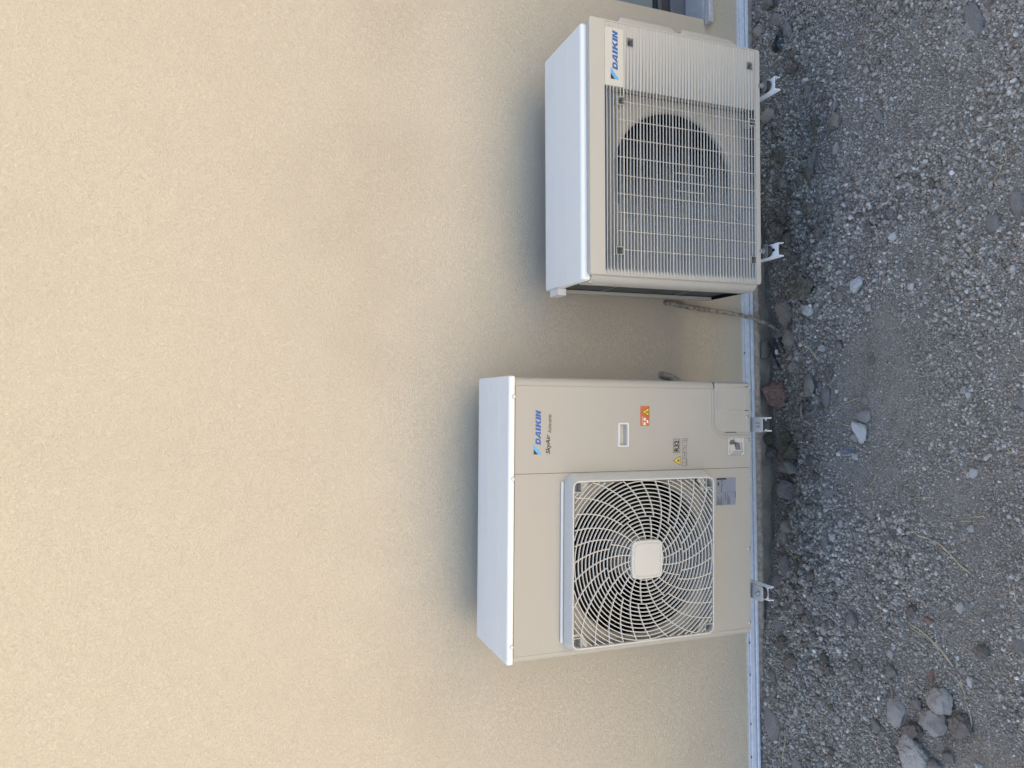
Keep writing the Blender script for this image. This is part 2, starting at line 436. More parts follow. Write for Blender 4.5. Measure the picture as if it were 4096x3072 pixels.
# white metal starter rail in lengths, with grooves and screws
prof = [(0, .117), (-.006, .116), (-.006, .111), (-.0005, .1105), (-.0005, .1065), (-.008, .105), (-.0095, .104), (-.0095, .083), (-.008, .0815), (-.0005, .0810), (-.0005, .0755), (-.010, .0755), (-.0125, .074), (-.0125, .064), (-.011, .0625), (-.002, .062), (-.002, .057), (-.002, .054), (0, .054)]
rails = []
for x0, x1, dy in ((-1.6, .9175, 0), (.919, .985, -.0012), (.9865, 1.85, 0), (1.8515, 3.4, 0)):
    b = MB(); b.loft([[(x, y + dy, z) for y, z in prof] for x in (x0, x1)], True, True, True)
    rails.append(b.build('base_rail', MAT['rail'], house))
sc0 = None
for x in (-.70, -.555, -.34, -.20, .30, 1.09):
    if sc0 is None:
        b = MB(); b.cyl((0, 0), .0045, -.004, 0, 10, .0052); sc0 = b.build('screw', MAT['foot'], house, smooth=True); o = sc0
    else: o = sc0.copy(); COL.objects.link(o); o.parent = house
    o.location = (x, -.0035, .108)
# plaster bead left above the rail
MB().box(-1.6, 3.4, -.0025, .01, .1172, .1225).build('sealant_line', simple('sealant', (.50, .46, .38), .8, var=.2, vscale=50), house)
# stone sill and window
b = MB(); b.box(WX0 - .028, WX1 + .028, -.040, -.001, .2695, WZ0); b.box(WX0 + .001, WX1 - .001, -.001, .16, .2695, WZ0)
b.build('window_sill', MAT['sill'], house, .006)
win = MB().box(WX0 + .001, WX1 - .001, .137, .20, WZ0 + .0005, WZ0 + .082).build('window', MAT['framelight'], house, .004)
MB().box(WX0 + .001, WX1 - .001, .150, .20, WZ0 + .0825, WZ0 + .125).build('frame', MAT['framedark'], win, .003)
MB().box(WX0 + .001, WX1 - .001, .145, .20, WZ0 + .1255, WZ0 + .142).build('frame', MAT['frame'], win, .003)
MB().box(WX0 + .001, WX1 - .001, .158, .20, WZ0 + .1425, WZ0 + .158).build('gasket', MAT['rubber'], win, .003)
b = MB(); b.box(WX0 + .001, WX0 + .06, .145, .20, WZ0 + .159, WZ1 - .001); b.box(WX1 - .06, WX1 - .001, .145, .20, WZ0 + .159, WZ1 - .001); b.box(WX0 + .061, WX1 - .061, .145, .20, WZ1 - .06, WZ1 - .001)
b.build('frame', MAT['frame'], win, .003)
MB().box(WX0 + .061, WX1 - .061, .170, .176, WZ0 + .1585, WZ1 - .061).build('pane', MAT['glass'], win)

# ------------------------------------------------------------------ shared bits of the units
def screw_mesh():
    b = MB(); n = 14; L = []
    for r, y in ((.0068, 0), (.0068, -.0012), (.0052, -.003), (.0030, -.0034), (.0026, -.0018)):
        L.append([(r * math.cos(2 * math.pi * k / n), y, r * math.sin(2 * math.pi * k / n)) for k in range(n)])
    b.loft(L, True, False, True); b.box(-.0022, .0022, -.0030, -.0019, -.0005, .0005)
    return b
def put_screws(parent, spots, mat):
    first = None
    for x, y, z in spots:
        if first is None: first = screw_mesh().build('screw', mat, parent, smooth=True); o = first
        else: o = first.copy(); COL.objects.link(o); o.parent = parent
        o.location = (x, y, z)
def plate_hole(x0, x1, z0, z1, c, r, y, yb, n=96):
    """flat plate with a round hole whose rim rolls back to depth yb"""
    b = MB(); outer = []; inner = []
    for k in range(n):
        a = 2 * math.pi * k / n; dx, dz = math.cos(a), math.sin(a)
        ts = []
        if dx > 1e-9: ts.append((x1 - c[0]) / dx)
        if dx < -1e-9: ts.append((x0 - c[0]) / dx)
        if dz > 1e-9: ts.append((z1 - c[1]) / dz)
        if dz < -1e-9: ts.append((z0 - c[1]) / dz)
        t = min(ts); outer.append((c[0] + t * dx, y, c[1] + t * dz))
    # snap nearest samples to the corners
    for cx, cz in ((x0, z0), (x0, z1), (x1, z0), (x1, z1)):
        i = min(range(n), key=lambda k: (outer[k][0] - cx) ** 2 + (outer[k][2] - cz) ** 2); outer[i] = (cx, y, cz)
    loops = [outer]
    rr = .018
    for s in range(7):
        a = math.pi / 2 * s / 6
        R = r + rr - rr * math.sin(a); yy = y + rr - rr * math.cos(a)
        loops.append([(c[0] + R * math.cos(2 * math.pi * k / n), yy, c[1] + R * math.sin(2 * math.pi * k / n)) for k in range(n)])
    b.loft(loops, True); return b
def tunnel(c, r, y0, y1, parent, n=72):
    b = MB(); b.loft([[(c[0] + r * math.cos(2 * math.pi * k / n), y, c[1] + r * math.sin(2 * math.pi * k / n)) for k in range(n)] for y in (y0, y1)], True)
    return b.build('fan_tunnel', MAT['fan'], parent, smooth=True)  # ivory inside blackened, shade of the opening put in its colour
def fan_blades(parent, c, y, R, rh, n=3, twist=.55):
    for k in range(n):
        b = MB(); rows = []
        for i in range(9):
            t = i / 8; r = rh + (R - rh) * t; row = []
            for j in range(9):
                s = j / 8; a = 2 * math.pi * k / n + .25 * t + (s - .5) * (1.25 + .35 * t)
                row.append((c[0] + r * math.cos(a), y + (s - .5) * .09 + .01 * math.sin(s * 3.1), c[1] + r * math.sin(a)))
            rows.append(row)
        b.loft(rows, False); o = b.build('blade', MAT['fan'], parent, smooth=True)
        so = o.modifiers.new('solid', 'SOLIDIFY'); so.thickness = .004
def daikin(parent, x0, x1, z0, z1, y):
    """the six bold slanted letters, each its own flat piece"""
    h = 1.0; sh = 38.0
    W = 920.0
    def P(pts): return [(x0 + (u + sh * (v)) / W * (x1 - x0), z0 + v * (z1 - z0)) for u, v in pts]
    arc = [(95 + 62 * math.sin(math.radians(a)), .5 + .5 * math.cos(math.radians(a)) * -1) for a in range(0, 181, 15)]
    inn = [(78 + 32 * math.sin(math.radians(a)), .5 - .24 * math.cos(math.radians(a))) for a in range(0, 181, 18)]
    L = [
        ('D', [P([(0, 0)] + arc + [(0, 1)]), P([(56, .26)] + inn + [(56, .74)])]),
        ('A', [P([(150, 0), (212, 0), (226, .18), (284, .18), (284, 0), (344, 0), (318, 1), (246, 1)]), P([(240, .38), (284, .38), (280, .70), (272, .70)])]),
        ('I', [P([(368, 0), (432, 0), (432, 1), (368, 1)])]),
        ('K', [P([(458, 0), (520, 0), (520, .33), (540, .42), (586, 0), (662, 0), (586, .58), (652, 1), (576, 1), (520, .62), (520, 1), (458, 1)])]),
        ('I', [P([(654 + 12, 0), (728, 0), (728, 1), (666, 1)])]),
        ('N', [P([(742, 0), (798, 0), (798, .62), (842, 0), (895, 0), (895, 1), (838, 1), (838, .42), (798, 1), (742, 1)])]),
    ]
    for nm, loops in L: flat('letter', loops, MAT['blue'], parent, y)
def logo_mark(parent, x0, x1, z0, z1, y):
    w = x1 - x0; h = z1 - z0
    flat('logo_triangle', [[(x0, z1), (x0 + w * .50, z1), (x0, z0 + h * .50)]], MAT['black'], parent, y)
    flat('logo_stripe', [[(x0 + w * .52, z1), (x1, z1), (x0, z0), (x0, z0 + h * .48)]], MAT['cyan'], parent, y)

# ------------------------------------------------------------------ the big unit
YB = -.1566; YR = .1566; HB = .9785
big = thing('outdoor_unit', 'tall ivory outdoor air conditioner with a round spiral fan guard and DAIKIN SkyAir lettering', 'air conditioner', (.47, -.26968, .43), (0, .0108, -.0102))
def big_unit():
    P, M = big, MAT
    # lid
    lid = MB().box(-.4725, .4765, YB - .004, YR + .002, .9545, HB).build('top_panel', M['paint_skylit'], P, .007, seg=3)
    for yy in (-.065, .045): MB().box(-.46, .466, yy - .0012, yy + .0012, HB - .0005, HB + .0007).build('ridge', M['paint_skylit'], lid, .0006)
    put_screws(lid, [(.407, YB - .0042, .9605), (.136, YB - .0042, .9607), (-.4125, YB - .0042, .9615)], M['steel'])
    # corner posts with rounded front edges, sides and back
    def post(side, z0, z1):
        pl = []
        xe = .4725; r = .022; x_in = .4445 if side > 0 else .4490
        pl.append((x_in, YB + .0015))
        for k in range(7):
            a = math.pi / 2 * k / 6; pl.append((xe - r + r * math.sin(a), YB + .0015 + r - r * math.cos(a)))
        pl.append((xe, YR)); pl.append((xe - .002, YR))
        for k in range(6, -1, -1):
            a = math.pi / 2 * k / 6; pl.append((xe - r + (r - .002) * math.sin(a), YB + .0035 + (r - .002) - (r - .002) * math.cos(a)))
        pl.append((x_in, YB + .0035))
        return MB().loft([[(side * x, y, z) for x, y in pl] for z in (z0, z1)], True, True, True)
    post(1, .1675, .9535).build('side_panel', M['paint'], P, smooth=True)
    post(-1, .0, .9535).build('side_panel', M['paint'], P, smooth=True)
    MB().box(-.470, .470, YR - .004, YR - .001, .001, .953).build('back_panel', M['coil'], P)
    MB().box(-.470, .470, YB + .012, YR - .005, .0005, .004).build('base_pan', M['paint'], P)
    MB().box(.152, .156, YB + .02, YR - .006, .005, .953).build('partition', M['dark'], P)
    MB().box(-.468, .151, YR - .03, YR - .006, .005, .953).build('coil', M['dark'], P)  # coil painted black here, shade inside the casing put in the colour
    # front panel with the bell mouth
    fp = plate_hole(-.4480, .1498, .001, .9535, (-.150, .484), .272, YB, YB + .075).build('front_panel', M['paint'], P, smooth=True)
    tunnel((-.150, .484), .272, YB + .0185, YB + .12, P)
    MB().box(.1495, .1515, YB + .0045, YB + .006, 0, .953).build('seam_shade', M['dark'], P)  # dark strip added for the shadow in the panel gap
    put_screws(fp, [(-.151, YB - .0001, .0083), (-.4276, YB - .0001, .0060)], M['steel'])
    MB().box(-.4180, .1205, YB - .006, YB - .0003, .7775, .7875).build('drip_strip', M['white_plastic'], P, .002)
    # service panel with a recessed grip
    hx0, hx1, hz0, hz1 = .2420, .3135, .5335, .5600
    sp = MB()
    X = [.1512, hx0, hx1, .4440]; Z = [.001, hz0, hz1, .9535]
    for i in range(3):
        for j in range(3):
            if (i, j) != (1, 1): sp.add([(X[i], YB, Z[j]), (X[i + 1], YB, Z[j]), (X[i + 1], YB, Z[j + 1]), (X[i], YB, Z[j + 1])], [(0, 1, 2, 3)])
    spo = sp.build('service_panel', M['paint'], P)
    MB().box(.1512, .1516, YB + .0003, YB + .004, .001, .9535).build('panel_edge', M['paint'], spo)
    MB().box(.4436, .4440, YB + .0003, YB + .004, .17, .9535).build('panel_edge', M['paint'], spo)
    hb = MB(); n = 5
    hb.loft([[(hx0, YB, hz0), (hx1, YB, hz0), (hx1, YB, hz1), (hx0, YB, hz1)], [(hx0 + .002, YB + .011, hz0 + .007), (hx1 - .002, YB + .011, hz0 + .007), (hx1 - .002, YB + .015, hz1 - .002), (hx0 + .002, YB + .015, hz1 - .002)]], True, False, True)
    hnd = hb.build('handle', M['plastic'], P)
    o_, i_ = rrect(.2345, .3210, .5240, .5690, .007), rrect(hx0, hx1, hz0, hz1, .003)
    mid, mid2 = rrect(.2365, .3190, .5260, .5670, .006), rrect(.2400, .3155, .5315, .5620, .004)
    rim = MB(); rim.loft([[(x, YB - .0001, z) for x, z in o_], [(x, YB - .0035, z) for x, z in mid], [(x, YB - .0035, z) for x, z in mid2], [(x, YB + .002, z) for x, z in i_]], True)
    rim.build('handle_rim', M['white_plastic'], hnd, smooth=True)
    # pipe cover at the lower right, wrapped round the corner, with knock-outs
    def cov_outline():
        pts = [(.466, .1650), (.3300, .1650)]
        for k in range(1, 9):
            a = math.radians(90 + 90 * k / 8); pts.append((.3300 + .047 * math.cos(a), .118 + .047 * math.sin(a)))
        pts += [(.2830, .008), (.466, .008)]
        return pts
    pc = MB().prism(cov_outline(), YB - .0025, YB + .0025).build('pipe_cover', M['paint'], P, .0015)
    cp = []
    r = .024; xe = .4735
    for k in range(7):
        a = math.pi / 2 * k / 6; cp.append((xe - r + r * math.sin(a), YB - .0026 + r - r * math.cos(a)))
    cp.append((xe, YR)); cp.append((xe - .002, YR))
    for k in range(6, -1, -1):
        a = math.pi / 2 * k / 6; cp.append((xe - r + (r - .002) * math.sin(a), YB - .0006 + (r - .002) - (r - .002) * math.cos(a)))
    cp = [(x if x > .4665 else .4662, y) for x, y in cp]
    MB().loft([[(x, y, z) for x, y in cp] for z in (.006, .1655)], True, True, True).build('cover_corner', M['paint'], pc, smooth=True)
    # raised bead round the cover
    path = [(.4362, .1745), (.3250, .1745)] + [(.3250 + .0565 * math.cos(math.radians(90 + 90 * k / 10)), .118 + .0565 * math.sin(math.radians(90 + 90 * k / 10))) for k in range(1, 11)] + [(.2685, .004)]
    bd = MB(); L = []
    for i, (x, z) in enumerate(path):
        a = path[max(0, i - 1)]; c = path[min(len(path) - 1, i + 1)]; tx, tz = c[0] - a[0], c[1] - a[1]; l = math.hypot(tx, tz); nx, nz = -tz / l, tx / l
        L.append([(x + nx * w, YB - d, z + nz * w) for w, d in ((-.0055, .0002), (-.0035, .0040), (.0015, .0040), (.0055, .0002))])
    bd.loft(L, False); bd.build('cover_rim', M['paint'], P, smooth=True)
    b = MB(); b.prism(rrect(.3680, .4320, .1475, .1560, .0042), YB - .0052, YB - .0024); b.build('cover_grip', M['paint'], pc, .0012)
    def groove(name, loop, w, closed=True):
        b = MB(); n = len(loop); L = []
        for i in range(n if closed else n):
            a = loop[(i - 1) % n] if closed or i else loop[0]; c = loop[(i + 1) % n] if closed or i < n - 1 else loop[-1]
            tx, tz = c[0] - a[0], c[1] - a[1]; l = math.hypot(tx, tz) or 1; nx, nz = -tz / l, tx / l; x, z = loop[i]
            L.append([(x - nx * w, YB - .0026, z - nz * w), (x, YB - .0041, z), (x + nx * w, YB - .0026, z + nz * w)])
        if closed: L.append(L[0])
        b.loft(L, False); b.build(name, M['plastic'], pc, smooth=True)
    groove('knockout', [(.4520, .030), (.4520, .1275), (.385, .1275), (.372, .122), (.3665, .110), (.3665, .030)], .0012)
    for x, z, r in ((.3328, .1275, .0145), (.3320, .0665, .0180)):
        groove('knockout', [(x + r * math.cos(2 * math.pi * k / 24), z + r * math.sin(2 * math.pi * k / 24)) for k in range(24)], .0011)
    for x0, x1, z0, z1 in ((.4530, .4555, .0125, .0290), (.3640, .3665, .0125, .0290), (.2826, .2850, .068, .118)):
        MB().box(x0, x1, YB - .0032, YB - .0026, z0, z1).build('slot', M['black'], pc)
    put_screws(pc, [(.3407, YB - .0026, .0176)], M['steel']); put_screws(spo, [(.2554, YB - .0002, .0120)], M['steel'])
    # prints on the service panel
    y = YB - .0006
    logo_mark(spo, .2150, .2487, .8565, .8868, y); daikin(spo, .2462, .3612, .8612, .8805, y)
    text('lettering', 'SkyAir', .2155, .8225, .0655, .0205, M['black'], spo, y, .25, .018)
    text('lettering', 'Active-series', .2862, .8225, .0630, .0142, M['black'], spo, y, .3, 0)
    # orange warning label
    ol = flat('warning_label', [rrect(.3090, .3790, .4415, .4785, .0015, 3)], M['orange'], spo, y)
    def tri(x0, x1, z0, z1): return [(x0, z0), (x1, z0), ((x0 + x1) / 2, z1)]
    flat('warning_triangle', [tri(.3420, .3752, .4440, .4740)], M['black'], ol, y - .0003)
    flat('warning_triangle', [tri(.3452, .3720, .4458, .4705)], M['yellow'], ol, y - .0005)
    flatmesh('blast_mark', [q for a in (50, 68, 86, 104, 122) for q in stroke([(.3575, .4485), (.3575 + .0135 * math.cos(math.radians(a)), .4485 + .0135 * math.sin(math.radians(a)))], .0009)] + [[(.3555, .4468), (.3600, .4468), (.3610, .4490), (.3545, .4490)]], M['black'], ol, y - .0007)
    text('lettering', 'CAUTION', .3165, .4690, .026, .0034, M['labelwhite'], ol, y - .0003, 0, .01)
    flat('warning_triangle', [tri(.3112, .3160, .4684, .4730)], M['yellow'], ol, y - .0003)
    for x0, z0 in ((.3120, .4575), (.3275, .4575)):
        flat('book_mark', [rrect(x0, x0 + .0095, z0, z0 + .0080, .001, 2)], M['labelwhite'], ol, y - .0003)
        flatmesh('book_mark', stroke([(x0 + .0047, z0 + .0005), (x0 + .0047, z0 + .0075)], .0007), M['orange'], ol, y - .0005)
    flat('book_mark', [[(.3185, .4455), (.3290, .4475), (.3300, .4540), (.3195, .4520)]], M['labelwhite'], ol, y - .0003)
    # refrigerant mark
    flat('refrigerant_frame', [rrect(.2108, .2615, .3135, .3425, .0035), rrect(.2122, .2601, .3149, .3411, .0025)], M['black'], spo, y)
    text('lettering', 'R32', .2158, .3180, .0400, .0200, M['black'], spo, y, 0, .035)
    ft = flat('flammable_triangle', [tri(.1662, .2000, .3120, .3425)], M['black'], spo, y)
    flat('flammable_triangle', [tri(.1688, .1974, .3134, .3398)], M['yellow'], ft, y - .0003)
    flatmesh('flame', [[(.1795, .3185), (.1868, .3185), (.1880, .3225), (.1850, .3215), (.1838, .3275), (.1815, .3225), (.1795, .3240), (.1785, .3212)], [(.1760, .3158), (.1905, .3158), (.1905, .3166), (.1760, .3166)]], M['black'], ft, y - .0006)
    w = .0009
    flatmesh('book_mark', stroke([(.1630, .2850), (.1760, .2850), (.1890, .2850), (.1890, .3030), (.1820, .3045), (.1760, .3035), (.1700, .3045), (.1630, .3030)], w, True) + stroke([(.1760, .2850), (.1760, .3035)], w) + stroke([(.1640, .2838), (.1880, .2838)], w) + stroke([(.1650, .2900), (.1740, .2900)], w * .6) + stroke([(.1780, .2900), (.1870, .2900)], w * .6), M['black'], spo, y)
    flatmesh('book_mark', stroke([(.1935, .2885), (.2080, .2838), (.2200, .2880), (.2330, .2850), (.2300, .3010), (.2180, .3050), (.2060, .3010), (.1930, .3050)], w, True) + stroke([(.2080, .2838), (.2130, .3030)], w) + stroke([(.2000, .2930), (.2270, .2975)], w * 1.6) + stroke([(.1985, .2915), (.2000, .2960)], w * 2) + stroke([(.2265, .2950), (.2280, .2995)], w * 2), M['black'], spo, y)
    flatmesh('book_mark', stroke([(.2370, .2855), (.2495, .2845), (.2625, .2855), (.2625, .3035), (.2495, .3048), (.2370, .3035)], w, True) + stroke([(.2495, .2845), (.2495, .3048)], w) + stroke([(.2560, .2890), (.2560, .2960)], w * 2) + [[(.2550, .2985), (.2570, .2985), (.2570, .3005), (.2550, .3005)]] + stroke([(.2530, .2828), (.2630, .2828)], w), M['black'], spo, y)
    # assembly picture label
    il = flat('picture_label', [rrect(.1980, .2660, .0290, .1060, .0005, 1)], M['label'], spo, y)
    flatmesh('picture_border', stroke([(.1982, .0292), (.2658, .0292), (.2658, .1058), (.1982, .1058)], .0009, True), M['grey'], il, y - .0002)
    for q_ in [[(.2010, .0480), (.2120, .0370), (.2120, .0790), (.2010, .0930)], [(.2125, .0360), (.2440, .0420), (.2440, .0480), (.2125, .0420)], [(.2440, .0800), (.2620, .0740), (.2620, .0800), (.2450, .0860)]]: flatmesh('drawing', [q_], M['midgrey'], il, y - .0003)
    for q_ in [[(.2180, .0450), (.2440, .0520), (.2440, .0760), (.2180, .0700)], [(.2450, .0760), (.2560, .0720), (.2560, .0930), (.2450, .0960)], [(.2380, .0640), (.2480, .0640), (.2480, .0980), (.2380, .0980)]]: flatmesh('drawing', [q_], M['grey'], il, y - .0005)
    flatmesh('drawing', stroke([(.2010, .0480), (.2120, .0370), (.2440, .0420), (.2450, .0860), (.2130, .0990), (.2010, .0930)], .0007, True) + stroke([(.2120, .0370), (.2130, .0990)], .0007) + [[(.2590, .0990), (.2620, .0990), (.2620, .1010), (.2590, .1010)], [(.2590, .0440), (.2625, .0440), (.2625, .0460), (.2590, .0460)], [(.2300, .0700), (.2400, .0690), (.2400, .0720), (.2300, .0725)]], M['black'], il, y - .0008)
    # rating plate (small print kept as rows of marks)
    rp = flat('rating_plate', [rrect(.0140, .1150, .0690, .1565, .0005, 1)], M['silver'], fp, y)
    q = stroke([(.0145, .1150), (.1145, .1150)], .0004) if False else []
    q += stroke([(.0625, .0695), (.0625, .1560)], .0006) + stroke([(.0150, .1235), (.0620, .1235)], .0006) + stroke([(.0150, .1085), (.0620, .1085)], .0006)
    for k in range(6): q += stroke([(.0155, .1535 - .0045 * k), (.0300 + .026 * ((k * 37) % 10) / 10, .1535 - .0045 * k)], .0016)
    for k in range(3): q += stroke([(.0160, .1045 - .0042 * k), (.0560 - .008 * k, .1045 - .0042 * k)], .0013)
    q += stroke([(.0300, .1160), (.0580, .1160)], .0018) + [[(.1085, .1120), (.1145, .1120), (.1145, .1550), (.1085, .1550)]]
    q += stroke([(.0850, .1275), (.0930, .1275), (.0890, .1350)], .0010, True) + stroke([(.0640, .1335), (.0830, .1335)], .0022)
    q += [[(.0870, .1440), (.0990, .1440), (.0990, .1500), (.0870, .1500)], [(.0400, .0700), (.0620, .0700), (.0620, .0722), (.0400, .0722)]]
    flatmesh('print', q, M['black'], rp, y - .0003)
    text('lettering', 'CE', .0965, .1275, .0105, .0085, M['black'], rp, y - .0004)

    # fan guard
    yf = YB - .052; cx, cz, R0 = -.1525, .484, .2795
    lo = lambda x0, x1, z0, z1, r, yy: [(x, yy, z) for x, z in rrect(x0, x1, z0, z1, r, 8)]
    fr = MB(); fr.loft([lo(-.4440, .1475, .1880, .7765, .040, YB - .0002), lo(-.4415, .1450, .1905, .7745, .038, YB - .012), lo(-.4350, .1310, .2000, .7680, .030, yf + .008), lo(-.4325, .1280, .2030, .7655, .026, yf + .001), lo(-.4315, .1270, .2038, .7648, .025, yf),
        lo(-.4275, .1230, .2078, .7608, .020, yf), lo(-.4268, .1222, .2085, .7600, .020, yf + .003), lo(-.4266, .1220, .2087, .7598, .020, yf + .020)], True)
    gd = fr.build('fan_guard', M['guard'], P, smooth=True)
    hx = .2735; hz = .2755
    pockets = [(.090, .121, .7335, .7595), (.090, .121, .2090, .2345), (-.4265, -.395, .7335, .7595), (-.4265, -.3985, .2090, .2380)]
    def inside(x, z):
        if abs(x - cx) > hx or abs(z - cz) > hz: return False
        for x0, x1, z0, z1 in pockets:
            if x0 - .002 < x < x1 + .002 and z0 - .002 < z < z1 + .002: return False
        return True
    r = .0690; rings = []
    k = 0
    while r < .375:
        n = max(48, int(r * 720)); runs = []; cur = []
        for i in range(n + 1):
            a = 2 * math.pi * i / n; x, z = cx + r * math.cos(a), cz + r * math.sin(a)
            if inside(x, z): cur.append(a)
            else:
                if len(cur) > 2: runs.append(cur)
                cur = []
        full = len(cur) == n + 1
        if len(cur) > 2: runs.append(cur)
        b = MB(); sect = ((.0013, 0), (.0017, .002), (.0016, 1), (-.0016, 1), (-.0017, .002), (-.0013, 0))
        for run in runs:
            dep = lambda a: .0058 + .0055 * max(0, math.cos(a + math.radians(60)))
            b = MB(); b.loft([[(cx + (r + dr) * math.cos(a), yf + .0012 + (dep(a) if dy == 1 else dy), cz + (r + dr) * math.sin(a)) for dr, dy in sect] for a in run], True, not full, not full)
            b.build('ring', M['guard'], gd, smooth=True)
        r += .01362; k += 1
    def spoke(theta0, ra, rb):
        pts = []
        r = ra
        while r <= rb:
            a = math.radians(90 - (theta0 - .131 * (r - .151) * 1000))
            x, z = cx + r * math.cos(a), cz + r * math.sin(a)
            if not inside(x, z): break
            pts.append((x, z)); r += .004
        if len(pts) < 3: return
        b = MB(); L = []
        for i, (x, z) in enumerate(pts):
            a = pts[max(0, i - 1)]; c = pts[min(len(pts) - 1, i + 1)]; tx, tz = c[0] - a[0], c[1] - a[1]; l = math.hypot(tx, tz); nx, nz = -tz / l, tx / l
            L.append([(x + nx * w, yf + d, z + nz * w) for w, d in ((-.0014, .0016), (.0014, .0016), (.0016, .0085), (-.0016, .0085))])
        b.loft(L, True, True, True); b.build('spoke', M['guard'], gd)
    for i in range(20): spoke(41.7 + 18 * i, .056, .1512)
    for i in range(30): spoke(41.7 + 12 * i, .1512, .40)
    for x0, x1, z0, z1 in pockets:
        b = MB(); b.loft([[(x0, yf + .001, z0), (x1, yf + .001, z0), (x1, yf + .001, z1), (x0, yf + .001, z1)], [(x0, yf + .036, z0), (x1, yf + .036, z0), (x1, yf + .036, z1), (x0, yf + .036, z1)]], True, False, True)
        sxx = 1 if x0 > cx else -1; szz = 1 if z0 > cz else -1
        o = b.build('screw_pocket', M['guard'], gd)
        so = o.modifiers.new('solid', 'SOLIDIFY'); so.thickness = .002; so.offset = 1
        # solid gusset plate behind the corner
        xc = x1 if sxx > 0 else x0; zc = z1 if szz > 0 else z0
        xi = x0 if sxx > 0 else x1; zi = z0 if szz > 0 else z1
        b = MB(); b.prism([(xi - sxx * .012, zc), (xi - sxx * .012, zi - szz * .010), (xc, zi - szz * .034), (xc, zi - szz * .003), (xi - sxx * .003, zi - szz * .003), (xi - sxx * .003, zc)], yf + .012, yf + .016)
        b.build('corner_plate', M['guard'], gd)
    hubp = []
    hl = lambda s, y: [(x, y, z) for x, z in bulge(cx + .0035, cz - .0005, .0615 - s, .0575 - s)]
    def bulge(px, pz, a, c, n=12):
        out = []
        cor = [(a, c), (-a, c), (-a, -c), (a, -c)]
        for q in range(4):
            (x0, z0), (x1, z1) = cor[q], cor[(q + 1) % 4]
            for i in range(n):
                t = (i + .5) / n; x = x0 + (x1 - x0) * t; z = z0 + (z1 - z0) * t
                bl = 1 + .065 * (1 - (2 * t - 1) ** 2)
                if abs(x0 - x1) > abs(z0 - z1): z *= bl
                else: x *= bl
                e = abs(2 * t - 1)
                if e > .8: x *= 1 - .035 * (e - .8) / .2; z *= 1 - .035 * (e - .8) / .2
                out.append((px + x, pz + z))
        return out
    b = MB(); b.loft([hl(-.001, yf + .012), hl(-.001, yf - .003), hl(.0006, yf - .0062), hl(.0062, yf - .0062), hl(.0072, yf - .0048), hl(.0088, yf - .0048), hl(.0105, yf - .0066)], True, False, True)
    b.build('hub_cap', M['guard'], gd, smooth=True)
    # fan behind the guard
    fan = MB().cyl((cx, cz), .072, YB + .012, YB + .10, 40, .080).build('fan', M['plastic'], P, smooth=True)
    fan_blades(fan, (cx, cz), YB + .085, .262, .070)
big_unit()
